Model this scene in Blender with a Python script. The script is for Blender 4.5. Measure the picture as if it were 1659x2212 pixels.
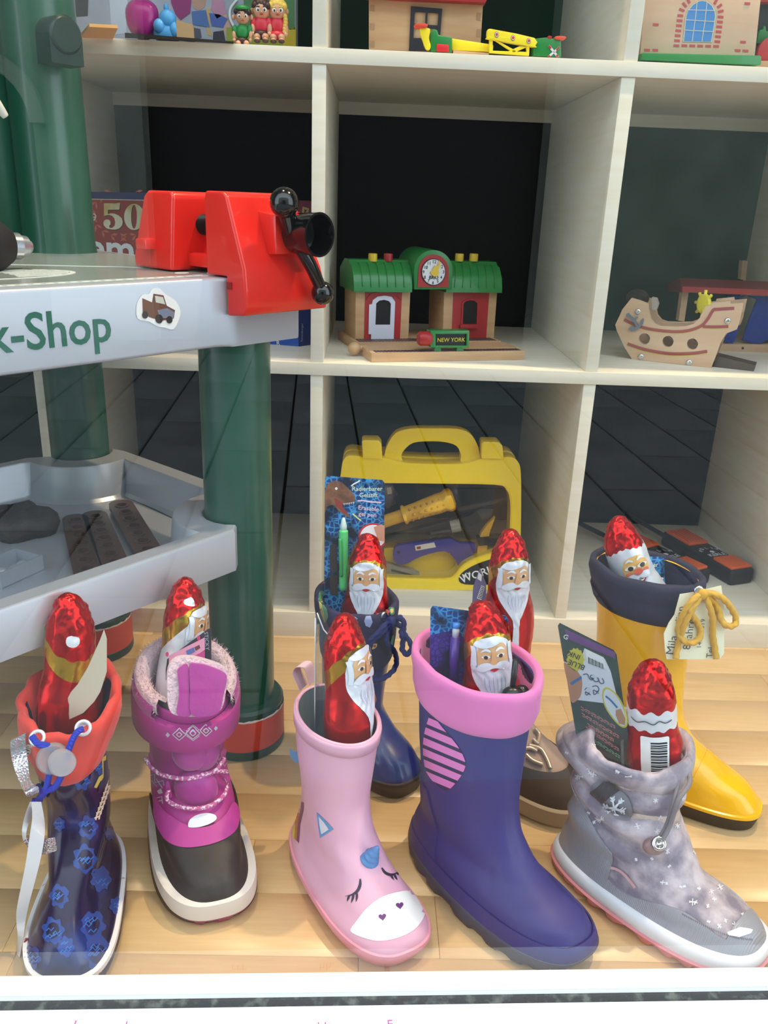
import bpy, bmesh, math, random
from mathutils import Vector, Matrix, noise
from mathutils.bvhtree import BVHTree
from mathutils.geometry import delaunay_2d_cdt, tessellate_polygon
for o in list(bpy.data.objects): bpy.data.objects.remove(o)
SC = bpy.context.scene
COL = SC.collection
PI = math.pi
random.seed(4)

# ------------------------------------------------------------------ camera
F = 1788.8
PITCH, ROLL, YAW = -.3611, .0395, -.0272
CAM = Vector((.0719, -1.0456, .5883))
FW = Vector((-math.sin(YAW)*math.cos(PITCH), math.cos(YAW)*math.cos(PITCH), math.sin(PITCH)))
_r = Vector((math.cos(YAW), math.sin(YAW), 0)); _u = _r.cross(FW)
RT = _r*math.cos(ROLL)+_u*math.sin(ROLL)
UP = -_r*math.sin(ROLL)+_u*math.cos(ROLL)
cd = bpy.data.cameras.new('camera'); cam = bpy.data.objects.new('camera', cd); COL.objects.link(cam)
m = Matrix((RT, UP, -FW)).transposed().to_4x4(); m.translation = CAM; cam.matrix_world = m
cd.sensor_fit = 'VERTICAL'; cd.sensor_height = 36; cd.sensor_width = 27; cd.lens = F/2212*36
cd.clip_start = .02; cd.clip_end = 100
SC.camera = cam

# ------------------------------------------------------------------ light
W_ = bpy.data.worlds.new('overcast_sky'); SC.world = W_; W_.use_nodes = True
wb = W_.node_tree.nodes['Background']; wb.inputs[0].default_value = (.80, .90, 1.0, 1); wb.inputs[1].default_value = 3.25

def lamp(name, kind, loc, target, energy, color, size, spot=None, blend=.6):
    l = bpy.data.lights.new(name, kind); l.energy = energy; l.color = color
    if kind == 'AREA': l.size = size
    else: l.shadow_soft_size = size
    if spot: l.spot_size = math.radians(spot); l.spot_blend = blend
    o = bpy.data.objects.new(name, l); COL.objects.link(o); o.location = loc
    o.rotation_euler = (Vector(target)-Vector(loc)).to_track_quat('-Z', 'Y').to_euler()
    return o
WARM = (1.0, .78, .50)
lamp('ceiling_spot', 'SPOT', (.78, -.13, 2.12), (.35, -.3, 0), 82, WARM, .028, 75)
lamp('ceiling_spot', 'SPOT', (-.12, -.10, 2.12), (.05, -.25, 0), 48, WARM, .028, 75)

SC.view_settings.view_transform = 'Standard'; SC.view_settings.look = 'None'
SC.view_settings.gamma = 1; SC.view_settings.use_curve_mapping = False
SC.view_settings.exposure = 0.1

# ------------------------------------------------------------------ helpers
def ray(u, v): return FW+RT*((u-829.5)/F)-UP*((v-1106)/F)
def atZ(u, v, z): d = ray(u, v); return CAM+d*((z-CAM.z)/d.z)
def atY(u, v, y): d = ray(u, v); return CAM+d*((y-CAM.y)/d.y)
def atP(u, v, P, n): d = ray(u, v); return CAM+d*((Vector(P)-CAM).dot(n)/d.dot(n))
def lin(c):
    c = c/255.; return c/12.92 if c <= .04045 else ((c+.055)/1.055)**2.4
MATS = {}
def mat(name, rgb, rough=.5, metal=0., bump=None, vary=None, coat=0., spec=.5, alpha=None, sheen=0., trans=0., sss=0.):
    if name in MATS: return MATS[name]
    M = bpy.data.materials.new(name); M.use_nodes = True; nt = M.node_tree; N = nt.nodes; Lk = nt.links
    b = N['Principled BSDF']; c = tuple(lin(x) for x in rgb)+(1,)
    b.inputs['Base Color'].default_value = c; b.inputs['Roughness'].default_value = rough
    b.inputs['Metallic'].default_value = metal; b.inputs['Coat Weight'].default_value = coat
    b.inputs['Coat Roughness'].default_value = .08
    b.inputs['Specular IOR Level'].default_value = spec; b.inputs['Sheen Weight'].default_value = sheen
    if trans: b.inputs['Transmission Weight'].default_value = trans
    if alpha is not None: b.inputs['Alpha'].default_value = alpha
    tc = N.new('ShaderNodeTexCoord')
    if vary:                                   # (scale, second rgb, amount-contrast, stretch)
        sc, rgb2, lo, hi = vary[:4]; st = vary[4] if len(vary) > 4 else (1, 1, 1)
        mp = N.new('ShaderNodeMapping'); mp.inputs['Scale'].default_value = st
        Lk.new(tc.outputs['Object'], mp.inputs[0])
        t = N.new('ShaderNodeTexNoise'); t.inputs['Scale'].default_value = sc; t.inputs['Detail'].default_value = 5
        Lk.new(mp.outputs[0], t.inputs['Vector'])
        r = N.new('ShaderNodeValToRGB'); r.color_ramp.elements[0].position = lo; r.color_ramp.elements[1].position = hi
        r.color_ramp.elements[0].color = c; r.color_ramp.elements[1].color = tuple(lin(x) for x in rgb2)+(1,)
        Lk.new(t.outputs[0], r.inputs[0]); Lk.new(r.outputs[0], b.inputs['Base Color'])
    if bump:                                   # (kind, scale, strength, distance)
        kind, sc, stg, dist = bump[:4]
        if kind == 'foil':                     # crumpled ridges
            t = N.new('ShaderNodeTexNoise'); t.noise_type = 'RIDGED_MULTIFRACTAL'; t.inputs['Scale'].default_value = sc; t.inputs['Detail'].default_value = 2.5
            t.inputs['Roughness'].default_value = .45; t.inputs['Distortion'].default_value = .5; Lk.new(tc.outputs['Object'], t.inputs['Vector']); o = t.outputs[0]
        elif kind == 'voronoi':
            t = N.new('ShaderNodeTexVoronoi'); t.inputs['Scale'].default_value = sc; Lk.new(tc.outputs['Object'], t.inputs['Vector']); o = t.outputs['Distance']
        elif kind == 'wave':
            mp2 = N.new('ShaderNodeMapping'); mp2.inputs['Rotation'].default_value = bump[4] if len(bump) > 4 else (0, 0, 0)
            Lk.new(tc.outputs['Object'], mp2.inputs[0])
            t = N.new('ShaderNodeTexWave'); t.inputs['Scale'].default_value = sc; t.inputs['Distortion'].default_value = 1.5; Lk.new(mp2.outputs[0], t.inputs['Vector']); o = t.outputs[0]
        else:
            t = N.new('ShaderNodeTexNoise'); t.inputs['Scale'].default_value = sc; t.inputs['Detail'].default_value = 4
            Lk.new(tc.outputs['Object'], t.inputs['Vector']); o = t.outputs[0]
        bp = N.new('ShaderNodeBump'); bp.inputs['Strength'].default_value = stg; bp.inputs['Distance'].default_value = dist
        Lk.new(o, bp.inputs['Height']); Lk.new(bp.outputs[0], b.inputs['Normal'])
    MATS[name] = M; return M
def scales_mat(name, c1, c2, sc):              # printed reptile-scale pattern on a card
    M = mat(name, c1, .35); nt = M.node_tree; N = nt.nodes; b = N['Principled BSDF']
    tc = N.new('ShaderNodeTexCoord'); t = N.new('ShaderNodeTexVoronoi'); t.feature = 'DISTANCE_TO_EDGE'; t.inputs['Scale'].default_value = sc
    nt.links.new(tc.outputs['Object'], t.inputs['Vector'])
    r = N.new('ShaderNodeValToRGB'); r.color_ramp.elements[0].position = .02; r.color_ramp.elements[1].position = .16
    r.color_ramp.elements[0].color = tuple(lin(x) for x in c2)+(1,); r.color_ramp.elements[1].color = tuple(lin(x) for x in c1)+(1,)
    t2 = N.new('ShaderNodeTexNoise'); t2.inputs['Scale'].default_value = 40; nt.links.new(tc.outputs['Object'], t2.inputs['Vector'])
    mx = N.new('ShaderNodeMixRGB'); mx.inputs[2].default_value = tuple(lin(x*.35) for x in c1)+(1,)
    r2 = N.new('ShaderNodeValToRGB'); r2.color_ramp.elements[0].position = .45; r2.color_ramp.elements[1].position = .6
    nt.links.new(t2.outputs[0], r2.inputs[0]); nt.links.new(r2.outputs[0], mx.inputs[0])
    nt.links.new(t.outputs['Distance'], r.inputs[0]); nt.links.new(r.outputs[0], mx.inputs[1]); nt.links.new(mx.outputs[0], b.inputs['Base Color']); return M
def glass_mat(k=1.7, rough=.004):              # thin sheet: Schlick reflection over clear transmission
    M = bpy.data.materials.new('window_glass'); M.use_nodes = True; nt = M.node_tree; N = nt.nodes; N.clear(); L = nt.links.new
    o = N.new('ShaderNodeOutputMaterial'); mx = N.new('ShaderNodeMixShader'); lw = N.new('ShaderNodeLayerWeight'); lw.inputs[0].default_value = .5
    pw = N.new('ShaderNodeMath'); pw.operation = 'POWER'; pw.inputs[1].default_value = 5
    ma = N.new('ShaderNodeMath'); ma.operation = 'MULTIPLY_ADD'; ma.inputs[1].default_value = .96*k; ma.inputs[2].default_value = .043*k; ma.use_clamp = True
    tr = N.new('ShaderNodeBsdfTransparent'); tr.inputs[0].default_value = (.95, .97, .96, 1); gl = N.new('ShaderNodeBsdfGlossy'); gl.inputs['Roughness'].default_value = rough
    L(lw.outputs['Facing'], pw.inputs[0]); L(pw.outputs[0], ma.inputs[0]); L(ma.outputs[0], mx.inputs[0]); L(tr.outputs[0], mx.inputs[1]); L(gl.outputs[0], mx.inputs[2]); L(mx.outputs[0], o.inputs[0])
    return M
def clear_mat(name, tint=(.92, .93, .94), k=1.6):
    M = glass_mat(k, .05); M.name = name
    for n in M.node_tree.nodes:
        if n.type == 'BSDF_TRANSPARENT': n.inputs[0].default_value = tint+(1,)
    return M
WM = {}                                        # world matrix of each top-level thing
def rootof(o):
    while o.parent: o = o.parent
    return o
def tag(o, label=None, cat=None, group=None, kind=None):
    if label: o['label'] = label
    if cat: o['category'] = cat
    if group: o['group'] = group
    if kind: o['kind'] = kind
    return o
def thing(name, label, cat, loc=(0, 0, 0), rz=0, group=None, M=None, kind=None):
    o = bpy.data.objects.new(name, None); COL.objects.link(o); o.empty_display_size = .02
    M = M or (Matrix.Translation(Vector(loc)) @ Matrix.Rotation(rz, 4, 'Z'))
    o.matrix_world = M; WM[o.name] = M.copy()
    return tag(o, label, cat, group, kind)
def mk(name, vs, fs, material, parent=None, space='w', smooth=False, angle=None, mi=None):
    me = bpy.data.meshes.new(name); vs = [Vector(v) for v in vs]; off = None
    if parent is not None and space == 'w':
        Mi = WM[rootof(parent).name].inverted(); vs = [Mi @ v for v in vs]
    if parent is None and vs:
        off = Vector(((min(v.x for v in vs)+max(v.x for v in vs))/2, (min(v.y for v in vs)+max(v.y for v in vs))/2, min(v.z for v in vs)))
        vs = [v-off for v in vs]
    me.from_pydata([tuple(v) for v in vs], [], fs)
    for mm in (material if isinstance(material, (list, tuple)) else [material]): me.materials.append(mm)
    if mi: me.polygons.foreach_set('material_index', mi)
    me.validate(); bm = bmesh.new(); bm.from_mesh(me); bmesh.ops.recalc_face_normals(bm, faces=bm.faces); bm.to_mesh(me); bm.free()
    if smooth: me.shade_smooth()
    if angle: me.shade_smooth(); me.set_sharp_from_angle(angle=math.radians(angle))
    o = bpy.data.objects.new(name, me); COL.objects.link(o)
    if parent is not None: o.parent = parent
    if off is not None: o.location = off; WM[o.name] = Matrix.Translation(off)
    return o
def box(c, s, rz=0, M=None):                   # corner list, faces
    x, y, z = s[0]/2, s[1]/2, s[2]/2
    R = M or Matrix.Rotation(rz, 3, 'Z')
    vs = [Vector(c)+R @ Vector(p) for p in ((-x,-y,-z),(x,-y,-z),(x,y,-z),(-x,y,-z),(-x,-y,z),(x,-y,z),(x,y,z),(-x,y,z))]
    return vs, [(0,3,2,1),(4,5,6,7),(0,1,5,4),(1,2,6,5),(2,3,7,6),(3,0,4,7)]
def bevel_obj(o, w, seg=2):
    bm = bmesh.new(); bm.from_mesh(o.data)
    bmesh.ops.remove_doubles(bm, verts=bm.verts, dist=1e-6)
    es = [e for e in bm.edges if len(e.link_faces) == 2 and e.calc_face_angle(0) > .5]
    bmesh.ops.bevel(bm, geom=es, offset=w, segments=seg, profile=.6, affect='EDGES', clamp_overlap=True)
    bm.to_mesh(o.data); bm.free(); o.data.shade_smooth(); o.data.set_sharp_from_angle(angle=math.radians(50)); return o
def bbox(name, c, s, material, parent=None, rz=0, bev=.0, space='w', seg=2, M=None):
    v, f = box(c, s, rz, M); o = mk(name, v, f, material, parent, space)
    return bevel_obj(o, bev, seg) if bev else o
def loft(rows, closed=True, cap0=True, cap1=True):
    n = len(rows[0]); vs = [p for r in rows for p in r]; fs = []
    for i in range(len(rows)-1):
        for j in range(n if closed else n-1):
            k = (j+1) % n; fs.append((i*n+j, i*n+k, (i+1)*n+k, (i+1)*n+j))
    if cap0: fs.append(tuple(range(n))[::-1])
    if cap1: fs.append(tuple((len(rows)-1)*n+j for j in range(n)))
    return vs, fs
def lathe(prof, n=32, M=Matrix.Identity(4), sx=1, sy=1):   # prof: (r, z)
    rows = [[M @ Vector((r*sx*math.cos(2*PI*j/n), r*sy*math.sin(2*PI*j/n), z)) for j in range(n)] for r, z in prof]
    return loft(rows)
def axisM(p, d):
    return Matrix.Translation(Vector(p)) @ Vector(d).to_track_quat('Z', 'Y').to_matrix().to_4x4()
def rod(p, q, r, n=16, r2=None):
    p, q = Vector(p), Vector(q); return lathe([(r, 0), (r2 or r, (q-p).length)], n, axisM(p, q-p))
def ell(c, s, n=16, m=10, M=None):
    R = M or Matrix.Identity(3); rows = []
    for i in range(m+1):
        a = -PI/2+PI*(i+.02)/(m+.04); rows.append([Vector(c)+R @ Vector((s[0]*math.cos(a)*math.cos(2*PI*j/n), s[1]*math.cos(a)*math.sin(2*PI*j/n), s[2]*math.sin(a))) for j in range(n)])
    return loft(rows)
def join(*vf):
    V, Fc = [], []
    for v, f in vf:
        k = len(V); V += list(v); Fc += [tuple(i+k for i in q) for q in f]
    return V, Fc
def smooth_path(pts, k=6):
    P = [Vector(p) for p in pts]; out = []
    for i in range(len(P)-1):
        a, b, c, d = P[max(i-1, 0)], P[i], P[i+1], P[min(i+2, len(P)-1)]
        for s in range(k):
            t = s/k; out.append(.5*((2*b)+(c-a)*t+(2*a-5*b+4*c-d)*t*t+(-a+3*b-3*c+d)*t**3))
    out.append(P[-1]); return out
def tube(pts, r, n=8, k=6):
    P = smooth_path(pts, k) if k else [Vector(p) for p in pts]; rows = []; x = None
    for i, p in enumerate(P):
        t = (P[min(i+1, len(P)-1)]-P[max(i-1, 0)])
        if t.length < 1e-9: t = Vector((0, 0, 1))
        t.normalize(); ref = x if x is not None else t.orthogonal().normalized()
        x = (ref-t*ref.dot(t)); x = x.normalized() if x.length > 1e-6 else t.orthogonal().normalized(); y = t.cross(x)
        rr = r(i/(len(P)-1)) if callable(r) else r
        rows.append([p+x*rr*math.cos(2*PI*j/n)+y*rr*math.sin(2*PI*j/n) for j in range(n)])
    return loft(rows)
def rope(pts, r, k=8, pitch=.006, strands=3):  # twisted cord: lobed section rotating along the path
    P = smooth_path(pts, k); rows = []; x = None; s = 0; n = 12
    for i, p in enumerate(P):
        t = (P[min(i+1, len(P)-1)]-P[max(i-1, 0)]).normalized(); ref = x if x is not None else t.orthogonal().normalized()
        x = (ref-t*ref.dot(t)).normalized(); y = t.cross(x)
        if i: s += (p-P[i-1]).length
        a0 = 2*PI*s/pitch/strands
        rows.append([p+(x*math.cos(2*PI*j/n+0)+y*math.sin(2*PI*j/n+0))*r*(1+.16*math.cos(strands*(2*PI*j/n-a0))) for j in range(n)])
    return loft(rows)
def poly3(loops, thick, n):                    # 3D planar loops (outer + holes) extruded by -n*thick
    n = Vector(n); base = [[Vector(p) for p in l] for l in loops]
    tri = tessellate_polygon(base); flat = [p for l in base for p in l]; k = len(flat)
    vs = flat+[p-n*thick for p in flat]; fs = [tuple(t) for t in tri]+[tuple(i+k for i in t[::-1]) for t in tri]
    s = 0
    for l in base:
        for i in range(len(l)):
            a, b = s+i, s+(i+1) % len(l); fs.append((a, b, b+k, a+k))
        s += len(l)
    return vs, fs
def circ(cx, cy, rx, ry=None, n=24, a0=0, a1=2*PI):
    ry = ry or rx; return [(cx+rx*math.cos(a0+(a1-a0)*i/n), cy+ry*math.sin(a0+(a1-a0)*i/n)) for i in range(n)]
def sm2(pts, k=4):                             # closed smooth 2D polygon
    P = [Vector((p[0], p[1], 0)) for p in pts]; n = len(P); out = []
    for i in range(n):
        a, b, c, d = P[i-1], P[i], P[(i+1) % n], P[(i+2) % n]
        for s in range(k):
            t = s/k; q = .5*((2*b)+(c-a)*t+(2*a-5*b+4*c-d)*t*t+(-a+3*b-3*c+d)*t**3); out.append((q.x, q.y))
    return out
def rrect(x0, y0, x1, y1, r, k=4):
    out = []
    for cx, cy, a in ((x1-r, y1-r, 0), (x0+r, y1-r, PI/2), (x0+r, y0+r, PI), (x1-r, y0+r, 1.5*PI)):
        out += [(cx+r*math.cos(a+PI/2*i/k), cy+r*math.sin(a+PI/2*i/k)) for i in range(k+1)]
    return out
def clip2(poly, a, b, c):                      # keep a*x+b*y+c >= 0
    out = []
    for i in range(len(poly)):
        p, q = poly[i-1], poly[i]; g, h = a*p[0]+b*p[1]+c, a*q[0]+b*q[1]+c
        if (g >= 0) != (h >= 0): t = g/(g-h); out.append((p[0]+t*(q[0]-p[0]), p[1]+t*(q[1]-p[1])))
        if h >= 0: out.append(q)
    return out
class Plane:                                   # a flat face in the world, addressed by picture points or its own x, z
    def __init__(s, P, n): s.P = Vector(P); s.n = Vector(n).normalized()
    def __call__(s, u, v, off=0): return atP(u, v, s.P+s.n*off, s.n)
    def poly(s, name, loops, thick, material, parent, off=0, bev=0):
        if not isinstance(loops[0][0], (list, tuple)): loops = [loops]
        L3 = []
        for l in loops: L3.append([s(u, v)+s.n*off for u, v in l])
        v, f = poly3(L3, thick, s.n); o = mk(name, v, f, material, parent)
        return bevel_obj(o, bev) if bev else o
    def text(s, name, txt, uv, udir, h, material, parent, off=.0006, bold=0, align='CENTER', skew=0, sx=1):
        # uv: picture point of the text centre, udir: picture point further along the baseline, h: cap height in metres
        o0 = s(*uv); ax = (s(*udir)-o0).normalized(); ay = s.n.cross(ax).normalized()
        if ay.z < 0 and not skew == 9: ay = -ay
        return place_text(name, txt, o0+s.n*off, ax, ay, h, material, parent, bold, align, sx)
TXT = {}
def text_mesh(txt, bold=0, align='CENTER'):
    k = (txt, bold, align)
    if k in TXT: return TXT[k]
    cu = bpy.data.curves.new('t', 'FONT'); cu.body = txt; cu.size = 1/.7; cu.align_x = align; cu.align_y = 'CENTER'; cu.offset = bold; cu.resolution_u = 3
    ob = bpy.data.objects.new('t', cu); COL.objects.link(ob); dg = bpy.context.evaluated_depsgraph_get(); me = ob.evaluated_get(dg).to_mesh()
    r = ([(v.co.x, v.co.y) for v in me.vertices], [tuple(p.vertices) for p in me.polygons]); ob.evaluated_get(dg).to_mesh_clear()
    bpy.data.objects.remove(ob); bpy.data.curves.remove(cu); TXT[k] = r; return r
def place_text(name, txt, o, ax, ay, h, material, parent, bold=0, align='CENTER', sx=1):
    v, f = text_mesh(txt, bold, align); return mk(name, [o+ax*(x*h*sx)+ay*(y*h) for x, y in v], f, material, parent)
def bvh(objs):
    V, P = [], []
    for o in objs:
        k = len(V); Mx = WM[rootof(o).name]; V += [Mx @ v.co for v in o.data.vertices]; P += [[i+k for i in p.vertices] for p in o.data.polygons]
    return BVHTree.FromPolygons(V, P)
def surf(tree):
    def f(u, v):
        d = ray(u, v).normalized(); h = tree.ray_cast(CAM, d)
        if h[0] is None: return None
        return h[0], (h[1] if h[1].dot(d) < 0 else -h[1])
    return f
def decal(name, polys, fn, step, off, material, parent, space='w', relief=None):
    # polygon(s) in a 2D chart, laid on the surface the chart function returns
    if not isinstance(polys[0][0], (list, tuple)): polys = [polys]
    V, Fc = [], []
    for poly in polys:
        P = []
        for i in range(len(poly)):
            a, b = Vector(poly[i-1]), Vector(poly[i]); n = max(1, int((b-a).length/step)); P += [a+(b-a)*(j/n) for j in range(n)]
        n = len(P); x0 = min(p.x for p in P); x1 = max(p.x for p in P); y0 = min(p.y for p in P); y1 = max(p.y for p in P)
        def inside(x, y):
            c = False
            for i in range(n):
                a, b = P[i-1], P[i]
                if (a.y > y) != (b.y > y) and x < (b.x-a.x)*(y-a.y)/(b.y-a.y)+a.x: c = not c
            return c
        G = []; yy = y0+step/2; row = 0
        while yy < y1:
            xx = x0+step*(.25+.5*(row % 2))
            while xx < x1:
                if inside(xx, yy) and min((p-Vector((xx, yy))).length for p in P) > step*.45: G.append(Vector((xx, yy)))
                xx += step
            yy += step*.87; row += 1
        r = delaunay_2d_cdt(P+G, [], [list(range(n))], 1, 1e-7)
        idx = {}
        for i, p in enumerate(r[0]):
            h = fn(p.x, p.y)
            if h is None: continue
            idx[i] = len(V); V.append(h[0]+h[1]*(off+(relief(p.x, p.y) if relief else 0)))
        Fc += [tuple(idx[i] for i in f) for f in r[2] if all(i in idx for i in f)]
    if not Fc: print('EMPTY DECAL', name); return None
    o = mk(name, V, Fc, material, parent, space, smooth=True)
    if len(polys) > 5: o['kind'] = 'stuff'
    return o
def stroke(pts, w, k=4, taper=False):          # 2D polyline -> ribbon polygon
    P = [Vector((p.x, p.y)) for p in smooth_path([(a, b, 0) for a, b in pts], k)] if k else [Vector(p) for p in pts]
    Lf, Rt = [], []
    for i, p in enumerate(P):
        t = (P[min(i+1, len(P)-1)]-P[max(i-1, 0)]); t = t.normalized() if t.length else Vector((1, 0)); nn = Vector((-t.y, t.x)); ww = w/2
        if taper: ww *= max(.15, math.sin(PI*min(1, .15+.85*i/(len(P)-1))))
        Lf.append(tuple(p+nn*ww)); Rt.append(tuple(p-nn*ww))
    return Lf+Rt[::-1]
def text_surf(name, txt, o, ax, ay, fn, off, material, parent, bold=0, align='CENTER'):
    v, f = text_mesh(txt, bold, align); V = []; ok = {}
    for i, (x, y) in enumerate(v):
        h = fn(o[0]+ax[0]*x+ay[0]*y, o[1]+ax[1]*x+ay[1]*y)
        if h: ok[i] = len(V); V.append(h[0]+h[1]*off)
    fs = [tuple(ok[i] for i in q) for q in f if all(i in ok for i in q)]
    return mk(name, V, fs, material, parent) if fs else None
def clipmesh(o, g, off, vals=None):            # part of o's surface where g(x,y,z) >= 0, lifted by off; local coordinates
    me = o.data; V = [v.co.copy() for v in me.vertices]; Nn = [v.normal.copy() for v in me.vertices]
    gv = vals if vals is not None else [g(*v) for v in V]
    out, nor, key, fs = [], [], {}, []
    def vert(i):
        if i not in key: key[i] = len(out); out.append(V[i]); nor.append(Nn[i])
        return key[i]
    def edge(i, j):
        k = (min(i, j), max(i, j))
        if k not in key:
            t = gv[k[0]]/(gv[k[0]]-gv[k[1]]); key[k] = len(out); out.append(V[k[0]].lerp(V[k[1]], t)); nor.append(Nn[k[0]].lerp(Nn[k[1]], t).normalized())
        return key[k]
    for p in me.polygons:
        vi = list(p.vertices); r = []
        for a in range(len(vi)):
            i, j = vi[a-1], vi[a]
            if (gv[i] >= 0) != (gv[j] >= 0): r.append(edge(i, j))
            if gv[j] >= 0: r.append(vert(j))
        if len(r) > 2: fs.append(tuple(r))
    return [p+n*off for p, n in zip(out, nor)], nor, fs
def panel(o, name, g, off, material, parent, thick=.0015):
    v, n, f = clipmesh(o, g, off); cnt = {}
    for q in f:
        for a in range(len(q)):
            e = (q[a-1], q[a]); k = (min(e), max(e)); cnt[k] = None if k in cnt else e
    k0 = len(v); v2 = v+[p-m*thick for p, m in zip(v, n)]
    f2 = list(f)+[(e[1], e[0], e[0]+k0, e[1]+k0) for e in cnt.values() if e]
    return mk(name, v2, f2, material, parent, 'l', angle=50)
# ------------------------------------------------------------------ structure
birch = mat('birch_foil', (231, 225, 211), .42, bump=('noise', 60, .08, .002), vary=(9, (224, 214, 194), .35, .75, (1, 1, 12)))
birch_h = mat('birch_foil_flat', (231, 225, 211), .42, bump=('noise', 60, .08, .002), vary=(9, (224, 214, 194), .35, .75, (1, 12, 12)))
white = mat('white_paint', (244, 244, 242), .4)
wallm = mat('display_wall_paint', (112, 108, 100), .7)
green_cloth = mat('dark_green_backing', (22, 66, 50), .85, bump=('noise', 30, .15, .004), vary=(5, (16, 46, 38), .4, .7))
def struct(name, v, f, m, **k): o = mk(name, v, f, m, **k); o['kind'] = 'structure'; return o
sub = struct('floor', *box((.2, -.22, -.02), (2.6, 1.3, .03)), mat('floor_underlay', (120, 85, 50), .8))
plank_m = [mat('beech_plank_%s' % n, c, .32, bump=('noise', 90, .05, .001), vary=(14, c2, .35, .7, (1.2, 14, 1))) for n, c, c2 in
           (('pale', (216, 184, 139), (208, 174, 128)), ('mid', (214, 182, 136), (206, 172, 125)), ('warm', (212, 179, 133), (218, 186, 142)))]
pm = {}
y = -.60; row = 0
while y < .02:
    x = -1.05-random.random()*.3
    while x < 1.45:
        L = random.choice((.28, .36, .44)); k = (L, random.randrange(3))
        if k not in pm:
            o = bbox('plank', (0, 0, 0), (L-.0003, .0657, .008), plank_m[k[1]], sub, bev=.0003, seg=1, space='l'); pm[k] = o.data; bpy.data.objects.remove(o)
        o = bpy.data.objects.new('plank', pm[k]); COL.objects.link(o); o.parent = sub
        o.location = Vector((x+L/2, y+.033, -.004))-WM['floor'].translation
        x += L
    y += .066; row += 1
struct('wall_back', *box((.2, .435, .75), (2.6, .03, 1.6)), green_cloth)
struct('wall_left', *box((-1.11, -.1, 1.0), (.04, 1.1, 2.3)), wallm)
struct('wall_right', *box((1.51, -.1, 1.0), (.04, 1.1, 2.3)), wallm)
struct('wall_top', *box((.2, .435, 1.86), (2.6, .03, .62)), wallm)
struct('ceiling', *box((.2, -.1, 2.18), (2.7, 1.1, .04)), mat('ceiling_white', (150, 148, 142), .8))
# window: bottom rail, rubber seal, outer sill, pane
win = thing('window_1', 'white painted bottom rail of the shop window with its glass', 'window', atZ(830, 2100, 0), kind='structure'); del win['category']
hz = .028
A0, A1 = atZ(0, 2107, hz), atZ(1659, 2088, hz); dA = (A1-A0)/(A1.x-A0.x)
B0, B1 = atZ(0, 2152, hz), atZ(1659, 2130, hz); dB = (B1-B0)/(B1.x-B0.x)
def onl(P, d, x, z): q = P+d*(x-P.x); return Vector((q.x, q.y, z))
def rail(name, P, d, Q, e, z1, z0, material, bev=0):
    xs = (-1.1, 1.5); t = [onl(P, d, xs[0], z1), onl(P, d, xs[1], z1), onl(Q, e, xs[1], z1), onl(Q, e, xs[0], z1)]
    vs = t+[Vector((p.x, p.y, z0)) for p in t]; o = mk(name, vs, [(0,1,2,3),(4,7,6,5),(0,4,5,1),(1,5,6,2),(2,6,7,3),(3,7,4,0)], material, win)
    return bevel_obj(o, bev) if bev else o
rail('bottom_rail', A0, dA, B0, dB, hz, -.05, white, .0015)
seal = mat('rubber_seal', (52, 54, 56), .8, bump=('noise', 300, .6, .002), vary=(120, (92, 98, 92), .5, .7))
G0 = B0-Vector((0, .0085, 0))
rail('rubber_seal', B0, dB, G0, dB, hz-.005, -.05, seal)
S1 = G0-Vector((0, .035, 0))
sill = rail('outer_sill', G0, dB, S1, dB, hz-.003, -.05, white, .002)
ink = mat('magenta_marker', (190, 90, 160), .5)
for i, (u, v, t) in enumerate(((165, 2204, 'I'), (275, 2206, 'l'), (500, 2209, 'rrr'), (700, 2208, 'hh'), (842, 2203, 'F'))):
    o0 = atZ(u, v, hz-.0028); o0.y -= .004; place_text('marker_writing', t, o0+Vector((0, 0, .0003)), Vector((1, .03, 0)).normalized(), Vector((-.03, 1, 0)).normalized(), .007, ink, win)
gl0, gl1 = onl(B0, dB, -1.1, 0), onl(B0, dB, 1.5, 0); nn = Vector((dB.y, -1, 0)).normalized()*.001
vs = [gl0+nn, gl1+nn]; vs += [Vector((p.x, p.y, 2.2)) for p in vs[::-1]]; vs[0].z = vs[1].z = hz
pane = mk('glass_pane', vs, [(0, 1, 2, 3)], glass_mat(), win)
# street outside: slabs and the house front opposite
street = struct('pavement', *box((0, -4.6, -.80), (12, 7.8, .04)), mat('pavement_bed', (40, 40, 38), .9))
slab_m = mat('pavement_slab', (128, 132, 134), .75, bump=('noise', 60, .3, .003), vary=(3, (104, 110, 112), .3, .7))
so = bbox('slab', (0, 0, 0), (.385, 1.18, .05), slab_m, street, bev=.004, seg=1, space='l'); sd = so.data; bpy.data.objects.remove(so)
for i in range(18):
    for j in range(6):
        o = bpy.data.objects.new('slab', sd); COL.objects.link(o); o.parent = street
        o.location = Vector((-3.5+.4*i, -1.6-1.2*j+(.6 if i % 2 else 0), -.77))-WM['pavement'].translation
stone = mat('facade_render', (158, 166, 154), .85, bump=('noise', 12, .4, .01), vary=(2, (128, 136, 126), .3, .7))
darkin = mat('dark_interior', (16, 17, 18), .6)
fac = thing('wall_street', None, None, (0, -8.4, -.8), kind='structure')
def fbox(n, x0, x1, z0, z1, m, y=-8.4, d=.3): return bbox(n, ((x0+x1)/2, y-d/2, (z0+z1)/2), (x1-x0, d, z1-z0), m, fac)
fbox('wall_panel', -7, -3.35, -.8, 7, stone); fbox('wall_panel', -2.45, -1.5, -.8, 3.2, stone); fbox('wall_panel', 2.2, 7, -.8, 7, stone)
fbox('wall_panel', -2.45, 2.2, 3.2, 7, stone)
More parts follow.
